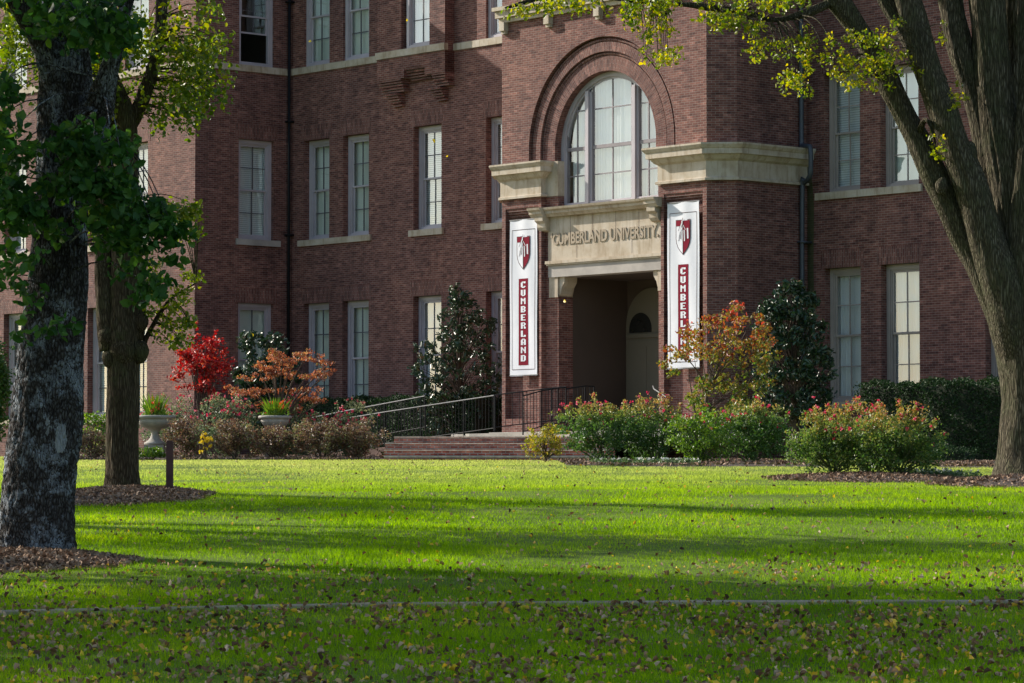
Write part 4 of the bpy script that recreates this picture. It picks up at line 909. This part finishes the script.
# --- trees beyond the left edge of the photograph: they throw the shade over the near lawn
def shade_tree(x, y, h, rx, ry, rz, label, n=300, cz=None):
    z0 = gz(x, y); T = [Vector((x, y, z0 - .1)), Vector((x + .1, y, z0 + 2)), Vector((x - .1, y + .1, z0 + 5)), Vector((x + .1, y, h))]
    L_ = [([T[1] + Vector((0, 0, 1.5)), Vector((x + rx * .5 * math.cos(a), y + ry * .5 * math.sin(a), z0 + h * .55)), Vector((x + rx * .9 * math.cos(a), y + ry * .9 * math.sin(a), z0 + h * .75))], [.18, .12, .04]) for a in (0.4, 1.7, 2.9, 4.1, 5.3)]
    bigtree('shade_tree', label, (x, y, z0), (T, [.42, .34, .3, .1]), L_, BK2, ((x, y, cz or h), (rx, ry, rz), n, .8, 36, .16), LEAF_MID, [], 16, None)
shade_tree(-13.5, 31.5, 9, 6.5, 4.4, 2.8, 'leafy tree beyond the lawn, broadest of those out of view', 620)
shade_tree(-12.6, 40.2, 9, 5.2, 1.8, 2.6, 'leafy tree beyond the lawn, left of the thick grey trunk', 130)
shade_tree(-17.5, 48.0, 9.6, 4.8, 2.0, 2.2, 'leafy tree beyond the lawn, farthest from the viewer', 110)

shade_tree(-14.5, 24.8, 9, 5.5, 3.4, 2.8, 'leafy tree added beyond the lawn to extend the shade over its near end', 420)  # out of view, added to stretch the shade over the nearest grass
shade_tree(-8.2, 20.5, 10.5, 5.2, 5.5, 2.6, 'unseen tree added left of the near lawn, its crown blocking the sky above', 420)  # out of view, added so its crown cuts sky light on the foreground
shade_tree(8.6, 20.0, 10.5, 5.6, 5.5, 2.6, 'unseen tree added right of the near lawn, its crown blocking the sky above', 420)  # out of view, added to darken the foreground; its own shadow falls elsewhere

# ================================================================ SHRUBS
RED = leaf_mat('scarlet_leaf', [(.09, .012, .012), (.28, .016, .02), (.50, .035, .03), (.58, .13, .08), (.34, .18, .05)], .35, .5, .2, 2, pos=[0, .3, .65, .9, 1])
ORG = leaf_mat('rusty_leaf', [(.10, .06, .02), (.30, .09, .05), (.42, .17, .09), (.32, .30, .07)], .4, .5, .3, 1.3)
ORGR = leaf_mat('mixed_autumn_leaf', [(.05, .12, .02), (.13, .21, .03), (.26, .20, .04), (.36, .06, .04), (.50, .16, .13)], .4, .5, .3, 1.4, zmix=(1.2, 3.6, .42))
MAG = leaf_mat('glossy_evergreen_leaf', [(.008, .022, .010), (.022, .055, .022), (.045, .09, .04), (.17, .10, .05)], .1, .36, .15, 2, pos=[0, .45, .8, 1], spec=.5)
ROSE = leaf_mat('rose_leaf', [(.03, .08, .015), (.08, .16, .03), (.16, .23, .05), (.30, .26, .07), (.42, .17, .08)], .4, .42, .25, 2, zmix=(.75, 1.2, .55), pos=[0, .3, .55, .75, 1])
ROSE2 = leaf_mat('autumn_rose_leaf', [(.03, .08, .015), (.08, .16, .03), (.18, .24, .05), (.36, .26, .07), (.46, .17, .09)], .4, .42, .25, 2, zmix=(.5, 1.2, .42), pos=[0, .28, .5, .72, 1])
ROSEG = leaf_mat('grey_green_rose_leaf', [(.05, .09, .035), (.12, .17, .08), (.22, .26, .13), (.36, .22, .14)], .35, .45, .3, 2, zmix=(.9, 1.6, .3))
PURP = leaf_mat('purple_bronze_leaf', [(.045, .03, .02), (.14, .075, .05), (.24, .14, .09), (.20, .22, .08), (.30, .30, .12)], .3, .45, .4, 1.5)
YEL = leaf_mat('yellowing_leaf', [(.10, .14, .02), (.24, .25, .03), (.42, .32, .05), (.30, .12, .05)], .45, .4, .3, 2)
HEDG = leaf_mat('clipped_hedge_leaf', [(.010, .025, .008), (.02, .05, .014), (.04, .085, .02)], .15, .6, .3, 1, spec=.25)
LIME = leaf_mat('fresh_green_leaf', [(.04, .10, .015), (.12, .22, .025), (.25, .33, .04)], .4, .4, .3, 2)
PETR = leaf_mat('crimson_petal', [(.45, .02, .05), (.62, .06, .12), (.75, .25, .30)], .3, .5, .2, 2)
PETY = leaf_mat('yellow_petal', [(.65, .42, .01), (.75, .60, .05)], .3, .5, .2, 2)
PETW = leaf_mat('white_petal', [(.55, .55, .5), (.75, .75, .72), (.6, .5, .08)], .2, .5, .2, 2, pos=[0, .8, 1])
STEM = simple('brown_stem', (.09, .06, .04), .85, .3, 8)
GSTEM = simple('green_stem', (.06, .09, .03), .7, .3, 8)
def petals(pos, r=.036, mat=PETR, name='blossoms', par=None):
    c = np.repeat(np.array(pos), 9, 0); c = c + rng.normal(size=c.shape) * r * .45; link(name, leaf_mesh(name, c, r * 1.1, mat, .9, 0, .2, .3, .3), par)
def shrub(name, label, px, Z, hw, ytop, mat, n=60, rad=.16, per=40, size=.05, cat='shrub', flowers=0, fcol=PETR, group=None, ybot=None, inner=.35, stems=7, lob=0, dy=.8, aspect=.55, spires=0, stemmat=None, fr=.034, flat=0.):
    """a bush standing on the ground at lateral px, distance Z, half width hw px, top at height ytop"""
    x = PX(px, Z); z0 = gz(x, Z); k = Z / FPX; H = EYE + (484 - ytop) * k - z0; w_ = hw * k
    zb = 0 if ybot is None else EYE + (484 - ybot) * k - z0
    T = thing(name, label, cat, (x, Z, z0), group); c = (0, 0, (H + zb) / 2); r = (w_ - rad * .15, (w_ - rad * .15) * dy, (H - zb) / 2 - rad * .1)
    cs = ellipsoid_pts(n, c, r, inner, -1)
    if ybot is None: cs[:, 2] = np.maximum(cs[:, 2], rad * .5)
    if lob:    # uneven outline
        cs = cs * np.array([1, 1, 1]) + rng.normal(size=cs.shape) * lob
    sp = []
    for _ in range(spires):
        a = rng.uniform(-.8, .8); yy = rng.uniform(-.5, .5) * dy; h0 = (1 - .5 * a * a) * H
        for j in range(4): sp.append((a * w_ + .03 * j * (a > 0) - .015 * j, yy * w_, h0 * (.9 + .05 * j)))
    P = clumps(cs, rad * rng.uniform(.7, 1.2, len(cs)), per)
    if sp: P = np.concatenate([P, clumps(sp, rad * .45, max(6, per // 4))])
    P = P[P[:, 2] > .02]
    link('foliage', leaf_mesh('foliage', P, size, mat, aspect, .2, flat), T)
    mb = MB()
    for s in range(stems):
        t = cs[rng.integers(len(cs))]; mb.tube([(rng.uniform(-.1, .1), rng.uniform(-.1, .1), 0), (t[0] * .45, t[1] * .45, t[2] * .55), tuple(t)], [.022, .014, .006], 5, per=4)
    for t in cs[::3]: mb.tube([(t[0] * .3, t[1] * .3, max(.05, t[2] * .55)), tuple(t * np.array([.7, .7, .9])), tuple(t)], [.01, .007, .004], 4, per=2)
    mb.build('stems', stemmat or STEM, T)
    if flowers:
        up = cs[cs[:, 2] > np.quantile(cs[:, 2], .55)]; f = up[rng.integers(len(up), size=flowers)] + rng.normal(size=(flowers, 3)) * rad * .6; f[:, 2] += rad * .7
        if sp: f = np.concatenate([f, np.array(sp)[3::4]])
        petals(f, fr, fcol, 'blossoms', T)
    return T
shrub('red_leaved_shrub', 'bright scarlet rounded shrub left of the dark evergreen', 202, 84, 33, 328, RED, 120, .15, 24, .08, ybot=400, inner=.3, stems=9, lob=.05, spires=3)
shrub('evergreen_shrub', 'dark glossy evergreen behind the red and orange shrubs', 264, 87, 34, 324, MAG, 130, .24, 40, .12, stems=5, inner=.3, lob=.08)
def jmaple():
    Z = 82; x = PX(278, Z); z0 = gz(x, Z); T = thing('japanese_maple', 'orange spreading maple with layered twiggy branches behind the white rimmed urn', 'shrub', (x, Z, z0)); k = Z / FPX; cs = []; mb = MB()
    tiers = [(-42, 392, 0, 392), (-35, 380, 5, 376), (0, 372, 45, 378), (-10, 358, 12, 366), (10, 362, 30, 352), (-5, 350, 5, 360), (20, 398, 42, 402), (-40, 404, 20, 408), (-20, 366, 0, 372), (28, 358, 52, 366), (-48, 388, -20, 394), (0, 390, 40, 392), (30, 376, 54, 372)]
    for a, b, c_, d in tiers:
        for t in np.linspace(0, 1, 9):
            cs.append(((a + (c_ - a) * t) * k + rng.normal() * .05, rng.uniform(-.6, .6), EYE + (484 - (b + (d - b) * t)) * k - z0 + rng.normal() * .05))
        e = cs[-1]; mb.tube([(0, 0, .1), (e[0] * .3, e[1] * .3, e[2] * .6), e], [.04, .025, .006], 6); e = cs[-9]; mb.tube([(0, 0, .1), (e[0] * .3, e[1] * .3, e[2] * .6), e], [.04, .025, .006], 6)
    mb.build('stems', STEM, T); link('foliage', leaf_mesh('foliage', clumps(cs, .15, 32, .5), .06, ORG, .5, .3), T)
jmaple()
def magnolia(px, Z, prof, label, n=170, bronze=True, rad=.2, per=24):
    """prof: (y, halfwidth, centre offset) from top to bottom"""
    x = PX(px, Z); z0 = gz(x, Z); T = thing('evergreen_tree', label, 'tree', (x, Z, z0)); k = Z / FPX; cs = []
    ys, hw, off = zip(*prof)
    while len(cs) < n:
        y = rng.uniform(ys[0], ys[-1]); w_ = np.interp(y, ys, hw); r = math.sqrt(rng.random()) if rng.random() < .7 else 1.; a = rng.uniform(0, 2 * math.pi)
        if rng.random() > .25 + w_ / max(hw): continue
        cs.append(((np.interp(y, ys, off) + w_ * r * math.cos(a)) * k, w_ * k * r * .7 * math.sin(a), EYE + (484 - y) * k - z0))
    cs = np.array(cs); mb = MB(); top = EYE + (484 - ys[0]) * k - z0
    mb.tube([(0, 0, -.05), (.05, 0, top * .4), (off[0] * k * .5, 0, top * .75), (off[0] * k, 0, top)], [.07, .05, .03, .01], 8)
    mb.build('trunk', STEM, T); m2 = MB()
    for c in cs[::2]: m2.tube([(0.03, 0, c[2] * .65), tuple(c * np.array([.5, .5, .88])), tuple(c)], [.02, .012, .005], 5, per=3)
    m2.build('branches', STEM, T); link('crown', leaf_mesh('crown', clumps(cs, rad, per), .115, MAG, .42, .2, .15), T)
magnolia(458, 89.0, [(287, 4, 0), (300, 16, 2), (320, 26, 8), (345, 38, -2), (365, 44, -2), (400, 42, 0), (440, 36, 2)], 'loose dark evergreen tree beside the left banner, windows showing through it', 250, rad=.18, per=22)
magnolia(793, 76, [(281, 5, -2), (292, 16, -2), (310, 30, -2), (340, 35, 0), (380, 36, 2), (420, 30, 0)], 'dense dark evergreen tree in the corner right of the entrance', 210, rad=.2, per=30)
def autumn():
    Z = 70; x = PX(712, Z); z0 = gz(x, Z); T = thing('small_autumn_tree', 'small tree with red orange and green leaves in front of the right banner', 'tree', (x, Z, z0)); k = Z / FPX; cs = []
    for (a, b, c_, d, n) in ((672, 325, 700, 352, 16), (690, 312, 740, 350, 30), (728, 300, 765, 345, 26), (662, 345, 690, 362, 8), (705, 348, 778, 385, 46), (690, 374, 768, 404, 40), (755, 318, 778, 345, 12), (682, 382, 700, 410, 8), (731, 298, 742, 312, 4), (706, 308, 716, 320, 4)):
        for _ in range(n): cs.append(((rng.uniform(a, c_) - 712) * k * .95, rng.uniform(-.9, .9), EYE + (484 - rng.uniform(b + 8, d + 6)) * k - z0))
    cs = np.array(cs); mb = MB(); mb.tube([(-.12, 0, -.05), (-.16, 0, .8), (-.1, 0, 1.5), (0, 0, 2.1)], [.045, .04, .032, .02], 8); mb.tube([(-.3, .1, 0), (-.35, .1, 1), (-.5, .1, 1.9)], [.02, .018, .01], 6); mb.build('trunk', STEM, T); mb = MB()
    for c in cs[::7]: mb.tube([(-.1, 0, min(1.6, c[2] * .6)), tuple(c * np.array([.5, .5, .8]) + rng.normal(size=3) * .08), tuple(c)], [.018, .010, .004], 5, per=5)
    mb.build('branches', STEM, T); link('crown', leaf_mesh('crown', clumps(cs + rng.normal(size=cs.shape) * .08, .15, 20), .08, ORGR, .55, .4), T)
autumn()
g = 'rose bushes in the entrance bed'; sr = dict(cat='rose bush', stemmat=GSTEM)
shrub('yellowing_shrub', 'low yellowing shrub beside the brick steps', 546, 73, 28, 424, YEL, 60, .13, 30, .05)
shrub('rose_bush', 'tall rose bush between the yellowing shrub and the doorway', 600, 66, 52, 398, ROSE, 150, .17, 42, .05, flowers=22, spires=7, group=g, **sr)
shrub('rose_bush', 'rose bush before the doorway pier, topped with pink blooms', 654, 66.5, 44, 397, ROSE, 130, .17, 42, .05, flowers=24, spires=6, group=g, **sr)
shrub('rose_bush', 'bright green rose bush at the foot of the small autumn tree', 700, 63.5, 38, 408, LIME, 100, .16, 40, .05, flowers=6, spires=3, group=g, **sr)
shrub('rose_bush', 'wide rose bush before the dark evergreen tree', 752, 64, 48, 401, ROSE, 150, .17, 42, .05, flowers=22, spires=5, group=g, **sr)
shrub('rose_bush', 'reddish topped rose bush on the mulch bed, left one of the nearest pair', 832, 53.5, 50, 408, ROSE2, 190, .15, 44, .042, flowers=20, spires=6, group=g, inner=.3, fr=.03, **sr)
shrub('rose_bush', 'reddish topped rose bush on the mulch bed, nearest the clipped hedge', 899, 52.8, 52, 405, ROSE2, 190, .15, 44, .042, flowers=24, spires=8, group=g, inner=.3, fr=.03, **sr)
shrub('rose_bush', 'rose bush filling the gap between the nearest pair, set slightly behind them', 866, 54.6, 44, 402, ROSE2, 130, .17, 44, .042, flowers=20, spires=5, group=g, inner=.3, fr=.03, **sr)
g = 'shrubs in the left flower bed'
shrub('green_shrub', 'pale green shrub between the thick trunk and the slender trunk', 96, 82, 27, 407, LIME, 60, .17, 34, .07, group=g)
shrub('bronze_shrub', 'bronze leaved shrub between the two tree trunks', 92, 79, 24, 427, PURP, 60, .15, 36, .05, group=g)
shrub('rose_bush', 'rose bush right behind the first stone urn', 172, 83, 38, 397, ROSEG, 100, .17, 36, .05, flowers=40, spires=8, group=g, **sr)
shrub('rose_bush', 'grey green rose bush with pink blooms below the scarlet shrub', 226, 80.5, 38, 396, ROSEG, 120, .17, 38, .05, flowers=60, spires=10, group=g, **sr)
shrub('rose_bush', 'rose bush with crimson blooms behind the second urn', 300, 82.5, 36, 398, ROSEG, 90, .17, 34, .05, flowers=60, spires=8, group=g, **sr)
shrub('rose_bush', 'rose bush with crimson blooms growing through the ramp railing', 350, 82, 34, 402, ROSEG, 70, .16, 30, .05, flowers=40, spires=8, group=g, **sr)
for px, hw, yt, lb in ((186, 26, 413, 'bronze shrub beside the first stone urn'), (236, 30, 416, 'bronze shrub below the pink roses'), (276, 36, 419, 'bronze shrub hiding the foot of the second urn'), (322, 36, 414, 'bronze shrub between the second urn and the brick steps'), (360, 27, 419, 'bronze shrub touching the brick steps')):
    shrub('bronze_shrub', lb, px, 78.6 + rng.uniform(-.3, .3), hw, yt, PURP, int(hw * 3), .15, 40, .05, group=g, inner=.25, lob=.03)
shrub('green_shrub', 'low fresh green plants at the foot of the first urn', 152, 78.2, 20, 447, LIME, 40, .10, 30, .05, dy=.6, group=g)
shrub('yellow_flowers', 'small clump of bright yellow flowers in front of the pink roses', 203, 77.9, 11, 430, PETY, 12, .07, 22, .05, cat='flowers', group=g)
shrub('evergreen_shrub', 'tall green shrub at the left edge beyond the thick trunk', -12, 80, 24, 320, leaf_mat('arborvitae', [(.02, .06, .01), (.05, .11, .015), (.10, .17, .02)], .2, .5, .3, 2), 150, .22, 40, .08)
# clipped hedges
def hedge(label, pts, z1, wd, size=.05, dens=900):
    """pts: two world points of the centre line"""
    a, b = Vector((*pts[0], 0)), Vector((*pts[1], 0)); L_ = (b - a).length; d = (b - a) / L_; z0 = gz(a.x, a.y) - .05; T = thing('clipped_hedge', label, 'hedge', (a.x, a.y, z0), rz=math.atan2(d.y, d.x)); H = z1 - z0
    n = int(dens * (2 * L_ * H + 2 * wd * H + L_ * wd)); P = []
    ar = [L_ * H, L_ * H, wd * H, wd * H, L_ * wd]; c = rng.choice(5, n, p=np.array(ar) / sum(ar)); u_, v_ = rng.random(n), rng.random(n)
    X = np.where(c < 2, u_ * L_, np.where(c == 2, 0, np.where(c == 3, L_, u_ * L_))); Y = np.where(c == 0, -wd / 2, np.where(c == 1, wd / 2, (v_ - .5) * wd)); Zz = np.where(c < 4, v_ * H, H)
    wob = .05 * np.sin(X * 3 + Zz * 4) + .04 * np.sin(X * 7.3 + Y * 5); P = np.stack([X, Y + np.where(c == 0, -1, np.where(c == 1, 1, 0)) * wob, Zz + np.where(c == 4, wob, 0)], 1) + rng.normal(size=(n, 3)) * .035
    link('foliage', leaf_mesh('foliage', P, size, HEDG, .6), T); mb = MB(); mb.box(.06, L_ - .06, -wd / 2 + .08, wd / 2 - .08, 0, H - .08); mb.build('shade_core', simple('hedge_shade_core', (.012, .018, .008), 1, .3), T)  # solid box coloured near-black for the shade behind the leaves
def hb(s, d): p = b2w(s, d, 0); return (p.x, p.y)
s0 = onp(874, 385, 1.4)
hedge('long dark clipped hedge under the right wing windows', (hb(s0[0], 1.4), hb(14, 1.4)), s0[1] - .02, 1.3)
hedge('dark clipped hedge below the windows behind the ramp railings', (hb(-16.6, 1.9), hb(-6.6, 1.9)), 3.98, 1.0)
hedge('small low box hedge between the nearest roses and the long hedge', ((PX(932, 66), 66), (PX(967, 66), 65.6)), EYE + (484 - 449) * 66 / FPX, .5, .035, 1300)
# pansies: ground cover strips
def pansies(label, x0, x1, y0, y1, n):
    T = thing('ground_cover_flowers', label, 'flowers', ((x0 + x1) / 2, (y0 + y1) / 2, gz(0, (y0 + y1) / 2))); T['kind'] = 'stuff'
    x = rng.uniform(x0, x1, n) - (x0 + x1) / 2; y = rng.uniform(y0, y1, n) - (y0 + y1) / 2; z = gza(y + (y0 + y1) / 2) - gz(0, (y0 + y1) / 2) + .06
    link('foliage', leaf_mesh('foliage', clumps(np.stack([x, y, z], 1), .1, 22), .055, leaf_mat('pansy_leaf', [(.04, .09, .02), (.09, .15, .05), (.2, .24, .13)], .3, .4, .2, 2), .6, 0, .4), T)
    k = rng.random(n) < .5; petals(np.stack([x, y, z + .07], 1)[k], .022, PETW, 'blossoms', T)
pansies('strip of small white flowers edging the entrance rose bed', PX(590, 64), PX(690, 64), 61.2, 62.2, 90)
pansies('small white flowers beside the mulch near the many stemmed tree', PX(905, 54), PX(968, 54), 52.4, 54.4, 50)
# ================================================================ URNS, POST, FALLING LEAVES
def urn(px, Z, label, lab2, yb, tall=1.):
    x = PX(px, Z); k = Z / FPX; zb = EYE + (484 - yb) * k; z0 = gz(x, Z)
    T = thing('stone_urn', label, 'urn', (x, Z, z0), 'stone garden urns'); h = zb - z0
    mb = MB(); mb.box(-.24, .24, -.24, .24, 0, h); mb.build('plinth', URN, T)
    prof = [(.30, h), (.32, h + .04), (.30, h + .06), (.20, h + .11), (.15, h + .16), (.115, h + .22), (.105, h + .30), (.14, h + .33), (.15, h + .35), (.24, h + .39), (.40, h + .45), (.49, h + .54), (.52, h + .60), (.50, h + .61), (.52, h + .63), (.60, h + .655), (.61, h + .70), (.58, h + .72), (.52, h + .70), (.50, h + .66)]
    prof = [(r * (.84 if tall == 1. else .68), h + (z - h) * (1 if tall == 1. else .93)) for r, z in prof]
    mb = MB(); mb.lathe(prof, 40); u_ = mb.build('bowl', URN, T, smooth=True)
    p = thing('potted_plant', lab2, 'plant', (x, Z, z0 + h + .68), 'plants in the urns'); n = 150
    a = rng.uniform(0, 6.28, n); r = rng.uniform(.05, .4, n); le = rng.uniform(.2, .62, n) * tall; V = []; F = []
    for i in range(n):
        bx, by = math.cos(a[i]) * r[i] * .4, math.sin(a[i]) * r[i] * .4; tx_, ty_ = math.cos(a[i]) * r[i] * 1.1, math.sin(a[i]) * r[i] * 1.1; o_ = len(V)
        V += [(bx - .012, by, -.03), (bx + .012, by, -.03), (bx * .5 + tx_ * .5 + .012, by * .5 + ty_ * .5, le[i] * .6), (bx * .5 + tx_ * .5 - .012, by * .5 + ty_ * .5, le[i] * .6), (tx_ + .002, ty_, le[i]), (tx_ - .002, ty_, le[i])]; F += [(o_, o_ + 1, o_ + 2, o_ + 3), (o_ + 3, o_ + 2, o_ + 4, o_ + 5)]
    link('blades', fastmesh('blades', np.array(V), np.array(F), LIME), p)
    link('foliage', leaf_mesh('foliage', clumps(ellipsoid_pts(26, (0, 0, .06), (.42, .42, .12), .2), .1, 16), .06, LIME, .5), p)
    petals(ellipsoid_pts(10, (0, 0, .3 * tall), (.3, .3, .18), .2), .05, leaf_mat('orange_red_petal', [(.6, .03, .02), (.7, .2, .05)], .3, .5), 'blossoms', p)
urn(155, 79.6, 'pale stone urn on a plinth, seen whole beside the slender trunk', 'spiky green plant with red flowers in the wholly visible urn', 445)
urn(275, 80.0, 'pale stone urn with only its rim showing above bronze shrubs', 'bushy lime green plant in the urn half hidden by shrubs', 443, .75)
Z = 43.2; x = PX(170, Z); z0 = gz(x, Z)
P = thing('wooden_post', 'short dark brown wooden post standing in the mulch ring', 'post', (x, Z, z0))
mb = MB(); mb.box(-.045, .045, -.045, .045, -.1, .70); mb.poly(lambda a, d, z: (a, d, z), [(-.045, .7), (.045, .7), (.03, .725), (-.03, .725)], -.045, .045); mb.build('shaft', POSTW, P)
for i, (px, py, Z, r, lb) in enumerate(((253, 334, 76, .085, 'yellow leaf falling in front of the dark evergreen shrub'), (310, 41, 80, .06, 'yellow leaf falling between two upper windows'), (433.5, 141, 80, .06, 'small yellow leaf falling before a middle floor window'),
                                   (565, 301, 74, .055, 'yellow leaf falling beside the doorway pier'), (407, 20, 78, .04, 'olive leaf falling near the top floor window'), (447, 156, 78, .035, 'tiny leaf falling above the corner cornice'))):
    c = at(px, py, Z); o = link('falling_leaf', leaf_mesh('falling_leaf', np.array([[0, 0, 0]] * 1) + 0., r * 2, PETY, .6, 0, 0, .1), None, label=lb, category='leaf', group='leaves drifting down'); o.location = c
